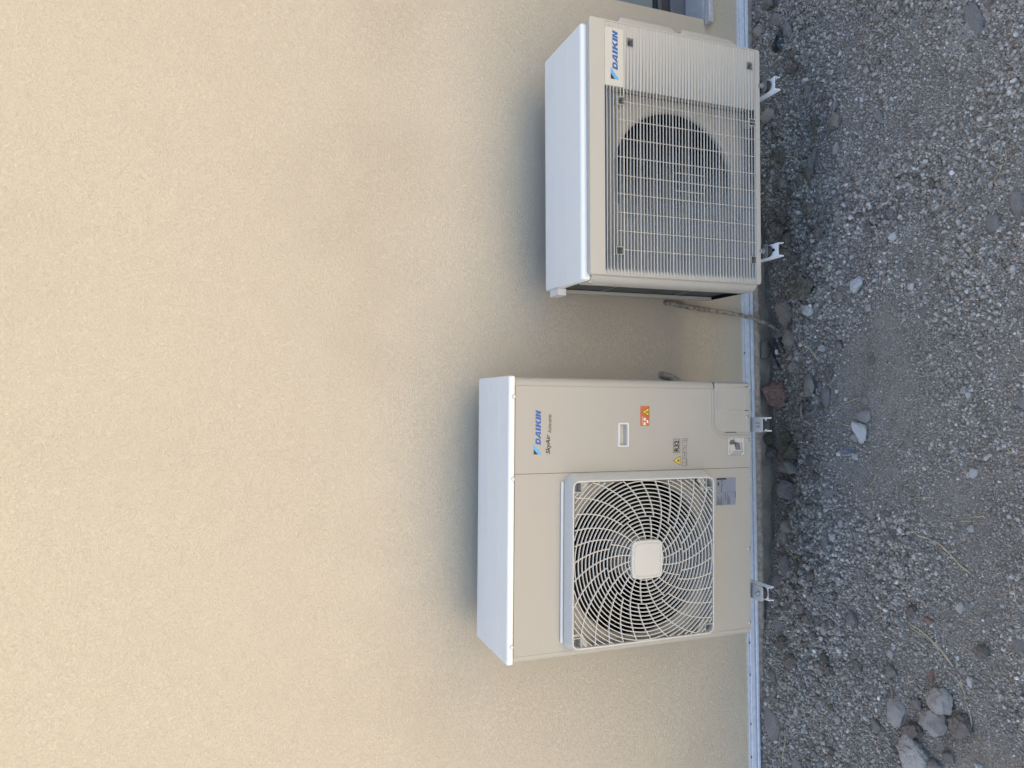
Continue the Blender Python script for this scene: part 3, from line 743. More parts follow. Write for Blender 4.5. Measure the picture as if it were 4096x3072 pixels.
# ------------------------------------------------------------------ the slatted unit
YS, YSR = -.1599, .165
small = thing('outdoor_unit', 'low wide ivory outdoor air conditioner with horizontal slats and a DAIKIN badge', 'air conditioner', (1.75144, -.32506, .4056), (0, -.0050, -.0199))
def small_unit():
    P, M = small, MAT
    L0 = lambda x0, x1, z0, z1, r, y: [(x, y, z) for x, z in rrect(x0, x1, z0, z1, r, 5)]
    # lid with a deep rounded front lip
    b = MB().box(-.4600, .4270, -.1385, .1750, .7020, .7400)
    lid = b.build('top_panel', M['paint_skylit'], P, .011, seg=4)
    for yy in (-.02, .075): MB().box(-.44, .41, yy - .0012, yy + .0012, .7395, .7407).build('ridge', M['paint_skylit'], lid, .0006)
    # carrying clip on the left end of the lid
    c = MB(); c.box(-.486, -.4612, .060, .064, .705, .738); c.box(-.486, -.4612, .130, .134, .705, .738); c.box(-.486, -.4612, .083, .086, .708, .735); c.box(-.486, -.4612, .106, .109, .708, .735); c.box(-.486, -.4612, .0645, .1295, .733, .737); c.box(-.4870, -.4862, .062, .132, .706, .7325)
    c.build('clip', M['white_plastic'], P, .001)
    MB().box(-.4700, -.4612, .135, .168, .675, .705).build('clip_tab', M['white_plastic'], P, .002)
    # front panel border and its returning sides
    b = MB()
    b.loft([L0(-.4400, .4360, .002, .716, .010, YS + .052), L0(-.4425, .4400, .000, .7185, .010, YS + .018), L0(-.4425, .4435, .000, .7185, .008, YS + .004), L0(-.4405, .4415, .002, .7165, .007, YS),
            L0(-.4375, .4370, .0215, .6590, .003, YS), L0(-.4370, .4365, .0222, .6582, .003, YS + .004)], True)
    fp = b.build('front_panel', M['plastic'], P, smooth=True)
    # closed ends of the slatted field: the groove floor comes forward at both ends
    pockets = [(.3628, .3918, .5450, .5690), (.3627, .3898, .0337, .0575), (.1560, .1815, .5830, .6062), (.1545, .1770, .0222, .0480), (-.3668, -.3412, .5880, .6145), (-.3640, -.3385, .0228, .0440)]
    def floor_depth(x):
        t = (x - .2150) / (.4368 - .2150); return .0058 * (1 - t) ** 1.1 + .0022
    b = MB(); xb = [.2150 + (.4368 - .2150) * k / 12 for k in range(13)] + [.3628, .3918]; xb.sort()
    zb = [.0223, .0337, .0575, .5450, .5690, .6581]
    for x0, x1 in zip(xb, xb[1:]):
        for z0, z1 in zip(zb, zb[1:]):
            if x0 > .362 and x1 < .392 and (z0, z1) in ((.0337, .0575), (.5450, .5690)): continue
            b.add([(x0, YS + floor_depth(x0), z0), (x1, YS + floor_depth(x1), z0), (x1, YS + floor_depth(x1), z1), (x0, YS + floor_depth(x0), z1)], [(0, 1, 2, 3)])
    b.loft([[(.2150, YS + .0080, .0223), (.2250, YS + .060, .0223)], [(.2150, YS + .0080, .6581), (.2250, YS + .060, .6581)]], False)
    b.build('end_plate', M['plastic'], fp, smooth=True)
    b = MB(); sec = []
    for k in range(11):
        t = k / 10; x = -.4370 + .036 * t; sec.append((x, YS + .0018 + .026 * (1 - math.cos(t * math.pi / 2))))
    b.loft([[(x, y, .0223) for x, y in sec], [(x, y, .6581) for x, y in sec]], False)
    b.loft([[(-.401, YS + .0278, .0223), (-.401, YS + .060, .0223)], [(-.401, YS + .0278, .6581), (-.401, YS + .060, .6581)]], False)
    b.build('end_plate', M['plastic'], fp, smooth=True)
    logo = (.2150, .4182, .5835, .6582)
    for k in range(48):
        z = .6500 - .01330 * k; th = .0019 if (k % 5 == 0 and k) else .0013
        cuts = [(x0 - .0015, x1 + .0015) for x0, x1, z0, z1 in pockets if z0 - .003 < z < z1 + .003]
        if logo[2] - .001 < z < logo[3] + .002: cuts.append(logo[:2])
        cuts.sort(); segs = []; x = -.4368
        for a, c in cuts: segs.append((x, a)); x = c
        segs.append((x, .4364)); b = MB()
        deep = z > .606
        def sd_(x):
            d = float(np.interp(x, [-.42, -.30, -.18, -.13, -.05, .06, .215], [.0260, .0200, .0142, .0112, .0078, .0042, .0034]))
            return floor_depth(x) + .001 if x > .215 else max(d, .016) if deep else d
        for a, c in segs:
            if c - a < .002: continue
            xx_ = [a] + [q for q in (-.42, -.36, -.30, -.24, -.18, -.13, -.08, -.01, .06, .14, .2149, .2151) if a + .003 < q < c - .003] + [c]
            b.loft([[(xx, YS + .0008, z - th * .75), (xx, YS + .0008, z + th * .75), (xx, YS + .0025, z + th), (xx, YS + sd_(xx), z + th * 1.1), (xx, YS + sd_(xx), z - th * 1.1), (xx, YS + .0025, z - th)] for xx in xx_], True, True, True)
        b.build('slat', M['guard'], fp)
    for k in range(9):
        x = -.3496 + .0646 * k
        z1 = .6062 if k not in (0, 8) else .5870
        z0 = .0222
        if k == 0: z0 = .0440
        b = MB().box(x - .0010, x + .0010, YS + .0030, YS + .0075, z0, z1); b.build('grille_bar', M['plastic'], fp)
    for x in (-.0595, -.1240): MB().box(x - .0010, x + .0010, YS + .0030, YS + .0075, .2500, .3770).build('grille_bar', M['plastic'], fp)
    for x0, x1, z0, z1 in pockets:
        b = MB(); b.loft([[(x0, YS + .0004, z0), (x1, YS + .0004, z0), (x1, YS + .0004, z1), (x0, YS + .0004, z1)], [(x0, YS + .034, z0), (x1, YS + .034, z0), (x1, YS + .034, z1), (x0, YS + .034, z1)]], True, False, True)
        o = b.build('screw_pocket', M['plastic'], fp); so = o.modifiers.new('solid', 'SOLIDIFY'); so.thickness = .0018; so.offset = 1
    # badge
    bp = MB().box(logo[0], logo[1], YS + .0004, YS + .022, logo[2], logo[3]).build('badge', M['label'], fp, .002)
    logo_mark(bp, .2385, .2790, .6015, .6350, YS - .0002); daikin(bp, .2710, .4065, .6072, .6282, YS - .0002)
    # bell mouth plate and fan
    bm_ = plate_hole(-.412, .226, .012, .690, (-.068, .332), .252, YS + .067, YS + .15); bm_.build('bell_mouth', M['paint'], P, smooth=True); tunnel((-.068, .332), .252, YS + .0855, YS + .19, P)
    b = MB(); b.loft([[(-.412, YS + .03, .659), (.226, YS + .03, .659)], [(-.412, YS + .067, .690), (.226, YS + .067, .690)]], False); b.loft([[(-.412, YS + .03, .0222), (.226, YS + .03, .0222)], [(-.412, YS + .067, .012), (.226, YS + .067, .012)]], False)
    b.build('bell_edge', M['paint'], P)
    fan = MB().cyl((-.068, .332), .058, YS + .10, YS + .18, 36, .066).build('fan', M['fan'], P, smooth=True)
    fan_blades(fan, (-.068, .332), YS + .15, .236, .056)
    MB().box(-.440, .226, .128, .150, .012, .700).build('coil', M['dark'], P)  # near black unlike the end coil, interior shade put in its colour
    MB().box(.226, .230, YS + .055, .150, .012, .700).build('partition', M['dark'], P)
    # left end: moulded front strip, open coil, rear post, base pan
    st = [(-.4405, YS + .020), (-.4470, YS + .0215), (-.4580, YS + .034), (-.4640, YS + .050), (-.4640, YS + .090), (-.4620, YS + .115), (-.4560, YS + .115), (-.4560, YS + .045)]
    b = MB(); b.loft([[(x, y, z) for x, y in st] for z in (.004, .702)], True, True, True); sp = b.build('side_strip', M['plastic'], P, smooth=True)
    for z in (.650, .052):
        b = MB(); n = 16; b.loft([[(-.4640, YS + .075 + .010 * math.cos(2 * math.pi * k / n), z + .024 * math.sin(2 * math.pi * k / n)) for k in range(n)], [(-.4662, YS + .075 + .007 * math.cos(2 * math.pi * k / n), z + .018 * math.sin(2 * math.pi * k / n)) for k in range(n)]], True, False, True)
        b.build('boss', M['plastic'], sp, smooth=True)
    cs = MB().box(-.4520, -.4425, YS + .115, .128, .012, .700).build('coil', M['coil'], P)
    for z in (.520, .190): MB().box(-.4535, -.4521, YS + .116, .127, z - .0018, z + .0018).build('tube_clip', M['steel'], cs)
    MB().box(-.4660, -.4535, .129, .133, .012, .700).build('rear_post', M['paint'], P, .0015)
    MB().box(-.4660, -.4640, .1335, YSR, .012, .700).build('rear_post', M['paint'], P, .0008)
    MB().box(-.452, .425, .1505, .154, .012, .700).build('rear_grille', M['dark'], P)
    bp2 = MB().box(-.4635, .426, YS + .053, YSR, .000, .0115).build('base_pan', M['dark'], P, .002)
    b = MB(); b.box(.4240, .4265, YS + .053, YSR, .012, .7015); b.build('side_panel', M['paint'], P)
    b = MB().cylz((-.4600, -.112), .0055, .690, .7015, 12); b.build('screw', M['steel'], P, smooth=True)
    # valve cover bulging from the right side, in two steps
    def cover(z0, z1, xo, cut):
        pl = []; r = .026; y0, y1 = YS + .040, YS + .215
        pl.append((.4268, y0))
        for k in range(7):
            a = math.pi / 2 * k / 6; pl.append((xo - r + r * math.sin(a), y0 + r - r * math.cos(a)))
        for k in range(7):
            a = math.pi / 2 * k / 6; pl.append((xo - r + r * math.cos(a), y1 - r + r * math.sin(a)))
        pl.append((.4268, y1))
        cx = .4268; Ls = []
        for dz, f in ((0, .62), (.012, .86), (.026, 1.0)): Ls.append([(cx + (x - cx) * f, y, z0 + dz) for x, y in pl])
        for dz, f in ((.020, 1.0), (.008, .92), (0, .70)): Ls.append([(cx + (x - cx) * f, y, z1 - dz) for x, y in pl])
        return MB().loft(Ls, True, True, True)
    vc = cover(.335, .580, .4960, 0).build('valve_cover', M['plastic'], P, smooth=True)
    cover(.072, .322, .4960, 0).build('valve_cover', M['plastic'], P, smooth=True)
    b = MB(); b.box(.4268, .478, YS + .055, YS + .2, .3225, .3345); b.build('cover_joint', M['plastic'], vc, .002)
small_unit()

# ------------------------------------------------------------------ feet, dampers, wall brackets
def foot(parent, lx, y_front, z, w, mat, plate_mat):
    b = MB(); r = .008; pl = []
    for k in range(5):
        a = math.pi / 2 * k / 4; pl.append((lx + w / 2 - r + r * math.cos(a), y_front + r - r * math.sin(a)))
    for k in range(5):
        a = math.pi / 2 + math.pi / 2 * k / 4; pl.append((lx - w / 2 + r + r * math.cos(a), y_front + r - r * math.sin(a)))
    pl += [(lx - w / 2, y_front + .12), (lx + w / 2, y_front + .12)]
    b.loft([[(x, y, z) for x, y in pl], [(x, y, z + .0028) for x, y in pl]], True, True, True)
    for s in (-1, 1): b.box(lx + s * (w / 2 - .0012) - .0012, lx + s * (w / 2 - .0012) + .0012, y_front + .009, y_front + .12, z - .005, z - .0002)
    f = b.build('foot', plate_mat, parent, .0008)
    by = y_front + .023
    bo = MB(); n = 6
    bo.loft([[(lx + .0085 * math.cos(2 * math.pi * k / n), by + .0085 * math.sin(2 * math.pi * k / n), z + h) for k in range(n)] for h in (.0045, .0115)], True, True, True)
    bo.cylz((lx, by), .0115, z + .0029, z + .0044, 18); bo.cylz((lx, by), .0042, z + .0116, z + .0185, 12)
    bo.build('bolt', mat, f)
    d = MB(); d.cylz((lx, by), .0225, z - .021, z - .0055, 24, .019); d.cylz((lx, by), .013, z - .0054, z - .0005, 20)
    d.build('damper', MAT['rubber'], f, smooth=True)
for lx in (.312, -.312): foot(big, lx, -.2150, -.0085, .0545, MAT['steel'], MAT['footlight'])
for lx in (.3075, -.3170): foot(small, lx, -.186, -.0090, .0520, MAT['steel'], MAT['foot'])

def bracket(x, y_end, z_top, label):
    t = thing('wall_bracket', label, 'bracket', (x, 0, 0), (0, 0, 0), 'white wall brackets carrying the outdoor units')
    w = .0485; th = .0026; leg = .027
    prof = [(-w / 2 - .0025, -leg), (-w / 2 - .0025, -leg + .0026), (-w / 2, -leg + .004), (-w / 2, -.003), (-w / 2 + .0012, -.0007), (-w / 2 + .004, 0), (w / 2 - .004, 0), (w / 2 - .0012, -.0007), (w / 2, -.003), (w / 2, -leg + .004), (w / 2 + .0025, -leg + .0026), (w / 2 + .0025, -leg),
            (w / 2 - th + .0005, -leg), (w / 2 - th, -leg + .005), (w / 2 - th, -th), (-w / 2 + th, -th), (-w / 2 + th, -leg + .005), (-w / 2 + th - .0005, -leg)]
    MB().loft([[(a, y, z_top + c) for a, c in prof] for y in (y_end, -.012)], True, True, True).build('arm', MAT['bracket'], t, .0005)
    s = MB(); lx = 0; y0, y1 = y_end + .022, y_end + .060; n = 8; pl = []
    for k in range(n + 1):
        a = math.pi * k / n; pl.append((.0058 * math.cos(a), y0 - .0058 * math.sin(a)))
    for k in range(n + 1):
        a = math.pi + math.pi * k / n; pl.append((.0058 * math.cos(a), y1 - .0058 * math.sin(a)))
    s.add([(a, b, z_top + .0004) for a, b in pl], [tuple(range(len(pl)))]); s.build('slot', MAT['dark'], t)
    MB().box(-.022, .022, -.011, -.0005, z_top - .10, z_top + .42).build('upright', MAT['bracket'], t, .002)
    return t
bracket(.7815, -.4815, .3995, 'white bracket arm under the lettered end of the tall unit, bolted to a pale foot')
bracket(.1525, -.4760, .3995, 'white bracket arm under the fan end of the tall unit')
bracket(2.0600, -.5270, .3700, 'white bracket arm under the badge end of the slatted unit, nearest the window')
bracket(1.4330, -.5290, .3700, 'white bracket arm under the open coil end of the slatted unit')

# ------------------------------------------------------------------ conduits and cables
def smooth_path(pts, n=10):
    P = [Vector(p) for p in pts]; out = []
    for i in range(len(P) - 1):
        a = P[max(0, i - 1)]; b = P[i]; c = P[i + 1]; d = P[min(len(P) - 1, i + 2)]
        for k in range(n):
            t = k / n
            out.append(.5 * ((2 * b) + (c - a) * t + (2 * a - 5 * b + 4 * c - d) * t * t + (3 * b - a - 3 * c + d) * t ** 3))
    out.append(P[-1]); return out
def resample(path, step):
    out = [path[0]]; acc = 0
    for a, b in zip(path, path[1:]):
        L = (b - a).length; s = 0
        while acc + (L - s) >= step:
            s += step - acc; acc = 0; out.append(a + (b - a) * (s / L))
        acc += L - s
    return out
def conduit(pts, r, label, name='conduit', mat='conduit', corr=.0009, r2=None):
    path = resample(smooth_path(pts, 14), .0021)
    path = [p + Vector((.0025 * mnoise.noise(p * 23), .002 * mnoise.noise(p * 19 + Vector((3, 1, 0))), 0)) for p in path]
    rad = [r + ((r2 or r) - r) * i / len(path) + (corr * (1 if (i // 1) % 2 else -1) * (.35 + .65 * abs(mnoise.noise(p * 14)))) for i, p in enumerate(path)]
    o = MB().tube(path, rad, 12).build(name, MAT[mat], None, smooth=True)
    return tag(o, label, 'conduit')
conduit([(1.300, .004, .520), (1.294, -.020, .500), (1.287, -.026, .455), (1.276, -.030, .355), (1.265, -.032, .246), (1.255, -.030, .135), (1.245, -.024, .067), (1.219, -.022, -.022), (1.188, -.046, -.058), (1.150, -.095, -.075)], .0112,
        'mud caked corrugated conduit running down the wall between the two units', r2=.0072)
conduit([(.990, .004, .545), (.982, -.028, .530), (.965, -.040, .500), (.930, -.055, .455), (.890, -.075, .440), (.850, -.09, .47)], .0135,
        'dark corrugated conduit end poking out of the wall behind the tall unit', mat='conduit')
conduit([(1.156, -.055, -.052), (1.118, -.085, -.050), (1.075, -.105, -.052), (1.030, -.125, -.075)], .014, 'short dark corrugated pipe half buried beside the looped black cables', mat='cable')
def strand(pts, r, label, name, mat, cat, n=8):
    path = smooth_path(pts, 10); o = MB().tube(path, r, n).build(name, MAT[mat], None, smooth=True); return tag(o, label, cat)
loop = thing('cable_loop', 'looped black cable with a small white tag resting on the concrete between the units', 'cable', (1.10, -.03, -.04))
def cab(pts, r):
    o = MB().tube(smooth_path([(x - 1.10, y + .03, z + .04) for x, y, z in pts], 10), r, 8).build('strand', MAT['cable'], loop, smooth=True)
cab([(.905, -.235, -.030), (.963, -.130, -.040), (1.022, -.062, -.044), (1.066, -.034, -.040), (1.112, -.020, -.030), (1.140, -.014, -.022), (1.152, -.020, -.030), (1.140, -.034, -.048), (1.100, -.044, -.050), (1.060, -.056, -.053), (1.008, -.095, -.054), (.955, -.160, -.050), (.912, -.250, -.04)], .0052)
cab([(.985, -.105, -.040), (1.035, -.052, -.038), (1.080, -.036, -.036), (1.118, -.028, -.034), (1.136, -.030, -.038), (1.118, -.040, -.046), (1.070, -.054, -.048)], .0040)
o = MB().box(-.0150, .0050, -.0175, -.0070, -.0040, .0060).build('tag', MAT['tag'], loop, .001)
strand([(.905, -.205, -.02), (.864, -.226, -.008), (.825, -.229, .000), (.790, -.249, .002), (.773, -.286, -.004), (.765, -.31, -.02)], .0062, 'curved grey pipe piece sticking out of the soil by the grey slab', 'pipe', 'conduit', 'pipe')
strand([(.786, -.136, -.028), (.797, -.215, -.002), (.822, -.299, .010)], .0048, 'straight dusty stick leaning in the trench under the lettered end of the tall unit', 'stick', 'root', 'stick')
strand([(1.160, -.010, -.030), (1.150, -.002, .004), (1.138, -.003, .012), (1.100, -.003, .016), (1.068, -.003, .016), (1.066, -.004, -.006), (1.072, -.006, -.020), (1.092, -.010, -.030), (1.118, -.012, -.034)], .0022, 'thin mossy green twine loop stuck to the concrete foot', 'twine', 'twine', 'twine', 6)

# ------------------------------------------------------------------ stones
def stone_mesh(seed, sub, ang, rough=.12):
    R = random.Random(seed); bm = bmesh.new(); bmesh.ops.create_icosphere(bm, subdivisions=sub, radius=1)
    planes = []
    for _ in range(ang):
        n = Vector((R.gauss(0, 1), R.gauss(0, 1), R.gauss(0, .8))).normalized(); planes.append((n, R.uniform(.55, .88)))
    off = Vector((R.uniform(-50, 50), R.uniform(-50, 50), R.uniform(-50, 50)))
    for v in bm.verts:
        p = v.co.copy()
        for n, d in planes:
            e = p.dot(n) - d
            if e > 0: p -= n * e * .95
        k = 1 + .22 * mnoise.noise(p * 1.1 + off) + rough * mnoise.noise(p * 3.1 + off) + rough * .6 * mnoise.noise(p * 7 + off) + rough * .45 * mnoise.noise(p * 15 + off) + rough * .25 * mnoise.noise(p * 31 + off)
        v.co = p * k
    xs = [v.co for v in bm.verts]
    for ax in range(3):
        lo = min(p[ax] for p in xs); hi = max(p[ax] for p in xs)
        for v in bm.verts: v.co[ax] = (v.co[ax] - (lo + hi) / 2) / (hi - lo) * 2
    me = bpy.data.meshes.new('stone'); bm.to_mesh(me); bm.free()
    for p in me.polygons: p.use_smooth = True
    me.set_sharp_from_angle(angle=math.radians(50))
    return me
KIND = dict(tan=(9, .15), pale=(9, .17), white=(11, .15), slab=(12, .06), grey=(7, .22), dust=(4, .20), brown=(3, .36), moss=(4, .34), red=(6, .24))
STONES = [
    (2.116, -1.102, 0.036, 0.035, 'tan', 'round pale tan stone near the window end of the open soil'),
    (2.119, -0.971, 0.05, 0.029, 'pale', 'angular pale stone with a sharp flat face, far out past the badge end'),
    (2.092, -1.054, 0.12, 0.051, 'dust', 'long dusty stone half sunk in soil beside the sharp pale stone'),
    (2.548, -0.159, 0.067, 0.075, 'grey', 'blocky grey stone by the wall rail under the window'),
    (2.47, -0.219, 0.1, 0.046, 'dust', 'dusty elongated clod beside the black plastic scrap'),
    (2.354, -0.262, 0.047, 0.047, 'brown', 'brownish lump in front of the black plastic scrap'),
    (2.176, -0.312, 0.065, 0.043, 'tan', 'oval tan stone in front of the bracket arm nearest the window'),
    (2.078, -0.405, 0.037, 0.03, 'grey', None),
    (2.041, -0.467, 0.056, 0.036, 'grey', 'grey egg-shaped stone just behind the flat-topped brown stone'),
    (1.985, -0.47, 0.068, 0.063, 'tan', 'flat-topped brown stone with a ridge standing in front of the slatted unit'),
    (1.873, -0.467, 0.054, 0.031, 'pale', 'thin pale bluish flake of stone lying in front of the slatted unit'),
    (1.929, -0.663, 0.063, 0.033, 'dust', 'smooth stone half buried in the dusty patch before the slatted unit'),
    (1.874, -0.334, 0.106, 0.046, 'grey', 'long dark grey stone in the hollow by the bent straw'),
    (1.67, -0.446, 0.053, 0.044, 'grey', 'squarish grey stone by the bent straw, away from the window'),
    (1.684, -0.162, 0.08, 0.076, 'brown', 'big brown clod between the two arms of the slatted unit'),
    (1.634, -0.122, 0.073, 0.095, 'brown', 'dark crumbly clod beside the arm under the coil end of the slatted unit'),
    (1.62, -0.377, 0.056, 0.05, 'grey', None),
    (1.545, -0.709, 0.059, 0.04, 'grey', 'tapered grey stone lying alone before the coil end arm of the slatted unit'),
    (1.561, -0.666, 0.04, 0.032, 'grey', None),
    (1.46, -0.729, 0.035, 0.035, 'white', 'small whitish stone beyond the tapered grey stone'),
    (1.466, -1.163, 0.081, 0.049, 'dust', 'broad pale stone cut by the near edge of the soil'),
    (1.845, -1.106, 0.025, 0.025, 'pale', None),
    (2.146, -0.1, 0.064, 0.072, 'tan', 'rounded tan stone under the badge end of the slatted unit'),
    (2.192, -0.444, 0.02, 0.018, 'white', None),
    (2.293, -0.245, 0.041, 0.068, 'brown', 'dark brown clod behind the bracket arm nearest the window'),
    (1.523, -0.614, 0.049, 0.036, 'grey', None),
    (1.667, -0.328, 0.056, 0.056, 'brown', None),
    (1.425, -1.084, 0.064, 0.059, 'dust', 'dusty broken clod near the outer edge of the soil'),
    (2.54, -0.067, 0.048, 0.048, 'tan', None),
    (2.635, -0.07, 0.036, 0.04, 'tan', None),
    (2.637, 0.001, 0.029, 0.026, 'tan', None),
    (2.696, 0.025, 0.037, 0.058, 'red', 'flat reddish chip against the wall rail under the window'),
    (2.602, -0.06, 0.032, 0.044, 'grey', None),
    (2.634, -0.135, 0.056, 0.087, 'grey', 'large grey stone at the wall foot under the window'),
    (2.288, -0.683, 0.028, 0.031, 'tan', None),
    (2.013, -0.76, 0.022, 0.02, 'pale', None),
    (2.048, -0.118, 0.026, 0.03, 'tan', None),
    (2.047, -0.142, 0.041, 0.03, 'brown', None),
    (1.971, -0.277, 0.033, 0.023, 'grey', None),
    (1.819, -0.133, 0.062, 0.044, 'brown', None),
    (1.772, -0.228, 0.05, 0.043, 'brown', None),
    (1.823, -0.316, 0.064, 0.05, 'brown', None),
    (1.804, -0.272, 0.05, 0.05, 'brown', None),
    (1.86, -0.3, 0.043, 0.043, 'grey', None),
    (1.987, -0.374, 0.024, 0.02, 'pale', None),
    (1.888, -0.553, 0.031, 0.029, 'grey', None),
    (1.763, -0.429, 0.025, 0.017, 'pale', None),
    (1.611, -0.881, 0.043, 0.025, 'brown', None),
    (1.316, -0.548, 0.073, 0.065, 'white', 'chunky white stone on the soil in front of the slatted unit'),
    (1.257, -0.145, 0.146, 0.1, 'tan', 'big smooth brown boulder leaning at the concrete foot between the units'),
    (1.248, -0.309, 0.055, 0.068, 'white', 'jagged white stone beside the big smooth brown boulder'),
    (1.142, -0.173, 0.085, 0.081, 'tan', 'rough brown stone where the muddy conduit enters the ground'),
    (1.338, -0.303, 0.103, 0.103, 'moss', 'mossy dark clod in front of the coil end of the slatted unit'),
    (0.938, -0.283, 0.109, 0.074, 'tan', 'grey-tan boulder beside the black cables'),
    (0.901, -0.056, 0.138, 0.167, 'red', 'red-brown crumbling block of earth under the lettered end of the tall unit'),
    (0.889, -0.377, 0.094, 0.052, 'slab', 'thin grey angular slab of stone lying flat beside the grey-tan boulder'),
    (1.018, -0.156, 0.055, 0.053, 'tan', 'small tan rounded stone by the black cables'),
    (1.085, -0.453, 0.049, 0.049, 'grey', 'grey clod beyond the rough brown stone'),
    (1.122, -0.454, 0.025, 0.028, 'pale', None),
    (1.083, -0.362, 0.034, 0.042, 'pale', 'pale flat chip beyond the rough brown stone'),
    (0.808, -0.57, 0.053, 0.067, 'slab', 'flat grey stone leaning on the tan rock before the tall unit'),
    (0.747, -0.554, 0.09, 0.071, 'white', 'tan and white rock in front of the foot under the lettered end'),
    (0.726, -0.514, 0.036, 0.036, 'pale', None),
    (0.702, 0.016, 0.07, 0.089, 'moss', 'mossy dark clod by the concrete under the lettered end of the tall unit'),
    (0.714, -0.123, 0.057, 0.086, 'moss', 'flat dark mossy clod beyond the foot under the lettered end'),
    (0.641, 0.006, 0.063, 0.074, 'brown', 'dark lump of earth against the concrete under the tall unit'),
    (0.644, -0.166, 0.085, 0.106, 'moss', 'largest mossy green boulder under the tall unit'),
    (0.584, -0.143, 0.064, 0.121, 'grey', 'broad grey stone beside the largest mossy boulder'),
    (0.653, -0.516, 0.027, 0.031, 'white', 'small white stone by the blue plastic thread'),
    (0.481, -0.109, 0.097, 0.112, 'grey', 'big grey boulder below the fan of the tall unit'),
    (0.727, -0.291, 0.045, 0.041, 'grey', None),
    (0.609, -0.345, 0.035, 0.035, 'grey', None),
    (0.629, -1.002, 0.035, 0.033, 'white', 'pair of small white stones far out before the tall unit'),
    (0.622, -0.983, 0.02, 0.02, 'white', None),
    (1.269, -0.789, 0.03, 0.028, 'white', None),
    (1.218, -0.606, 0.029, 0.031, 'pale', None),
    (1.173, -0.828, 0.043, 0.037, 'dust', None),
    (1.278, -0.925, 0.029, 0.018, 'pale', None),
    (0.898, -0.973, 0.027, 0.025, 'pale', None),
    (0.882, -0.986, 0.021, 0.021, 'white', None),
    (0.868, -0.575, 0.038, 0.033, 'tan', None),
    (0.986, -0.4, 0.063, 0.047, 'brown', None),
    (0.874, -0.328, 0.035, 0.026, 'pale', 'small pale pebble pressed against the grey slab'),
    (0.93, -0.338, 0.042, 0.034, 'slab', None),
    (1.341, -0.794, 0.025, 0.031, 'grey', None),
    (1.184, -0.534, 0.03, 0.027, 'pale', None),
    (1.182, -0.448, 0.026, 0.028, 'grey', None),
    (1.359, -0.366, 0.031, 0.026, 'grey', None),
    (1.018, -0.61, 0.032, 0.029, 'brown', None),
    (0.703, -0.323, 0.035, 0.028, 'grey', None),
    (0.859, -0.262, 0.041, 0.041, 'brown', None),
    (0.815, -0.271, 0.041, 0.041, 'grey', None),
    (0.961, -0.877, 0.014, 0.018, 'white', None),
    (0.906, -0.433, 0.018, 0.018, 'white', None),
    (0.875, -0.474, 0.017, 0.016, 'white', None),
    (-0.258, -0.693, 0.1, 0.086, 'pale', 'large light grey rock, wall-side one of the heap far from the window'),
    (-0.144, -0.867, 0.102, 0.095, 'pale', 'pale granular rock at the outer edge of the heap far from the window'),
    (-0.22, -0.838, 0.097, 0.104, 'pale', 'pale rounded rock in the middle of the heap far from the window'),
    (-0.205, -0.929, 0.081, 0.088, 'brown', 'brown clod at the outer side of the heap far from the window'),
    (-0.288, -0.752, 0.064, 0.085, 'brown', 'dark crumbly clod between the pale rocks of the heap'),
    (-0.375, -0.759, 0.136, 0.121, 'pale', 'largest pale rock, of the heap, cut off by the edge farthest from the window'),
    (0.061, -1.009, 0.052, 0.055, 'brown', 'round brown clod sitting alone far out before the tall unit'),
    (0.127, -0.757, 0.047, 0.045, 'brown', 'brown clod behind the long straw'),
    (0.023, -0.486, 0.065, 0.051, 'grey', None),
    (-0.102, -0.107, 0.095, 0.079, 'dust', 'dusty grey clod near the foot below the fan end of the tall unit'),
    (-0.03, -0.275, 0.061, 0.061, 'brown', None),
    (-0.341, -0.596, 0.059, 0.044, 'grey', None),
    (-0.056, -0.658, 0.039, 0.035, 'pale', None),
    (-0.026, -0.672, 0.029, 0.021, 'white', None),
    (0.347, -0.63, 0.034, 0.027, 'pale', None),
    (0.138, -0.104, 0.125, 0.071, 'dust', 'long whitish dusty crust along the concrete under the fan'),
    (0.262, -0.085, 0.102, 0.086, 'dust', 'whitish crumbling lump of crust below the fan'),
    (0.072, -0.039, 0.064, 0.064, 'dust', 'rounded dusty lump by the bracket arm below the fan end'),
    (0.323, -0.11, 0.062, 0.078, 'tan', None),
    (0.448, -0.984, 0.025, 0.028, 'pale', None),
    (0.11, -1.127, 0.063, 0.032, 'dust', None),
    (0.221, -1.073, 0.015, 0.018, 'white', None),
    (-0.082, -0.824, 0.055, 0.018, 'red', 'narrow reddish flake of stone beyond the heap far from the window'),
    (-0.057, -0.956, 0.04, 0.02, 'white', 'small bluish white stone beside the heap far from the window'),
    (-0.319, -0.979, 0.02, 0.03, 'white', None),
    (0.413, -0.489, 0.031, 0.034, 'slab', None),
    (-0.119, -0.663, 0.049, 0.047, 'grey', None),
    (-0.383, -0.419, 0.035, 0.04, 'pale', None),
    (0.374, -0.527, 0.014, 0.024, 'white', None),
    (-0.112, -0.498, 0.037, 0.037, 'grey', None),
    (-0.145, -0.513, 0.058, 0.044, 'brown', None),
    (-0.01, -0.275, 0.045, 0.045, 'grey', None),
    (0.31, -0.752, 0.024, 0.024, 'grey', None),
    (0.108, -0.823, 0.027, 0.04, 'red', None),
    (0.166, -1.035, 0.032, 0.032, 'dust', None),
    (-0.603, -0.321, 0.04, 0.048, 'slab', None),
    (-0.53, -0.087, 0.164, 0.09, 'dust', 'low dusty mound of crust against the wall rail far from the window'),
    (-0.229, -0.188, 0.071, 0.071, 'brown', None),
    (-0.333, -0.077, 0.073, 0.04, 'brown', None),
    (0.442, -0.911, 0.019, 0.014, 'pale', None),
    (0.008, -0.913, 0.017, 0.016, 'white', None),
    (-0.029, -0.929, 0.023, 0.023, 'pale', None),
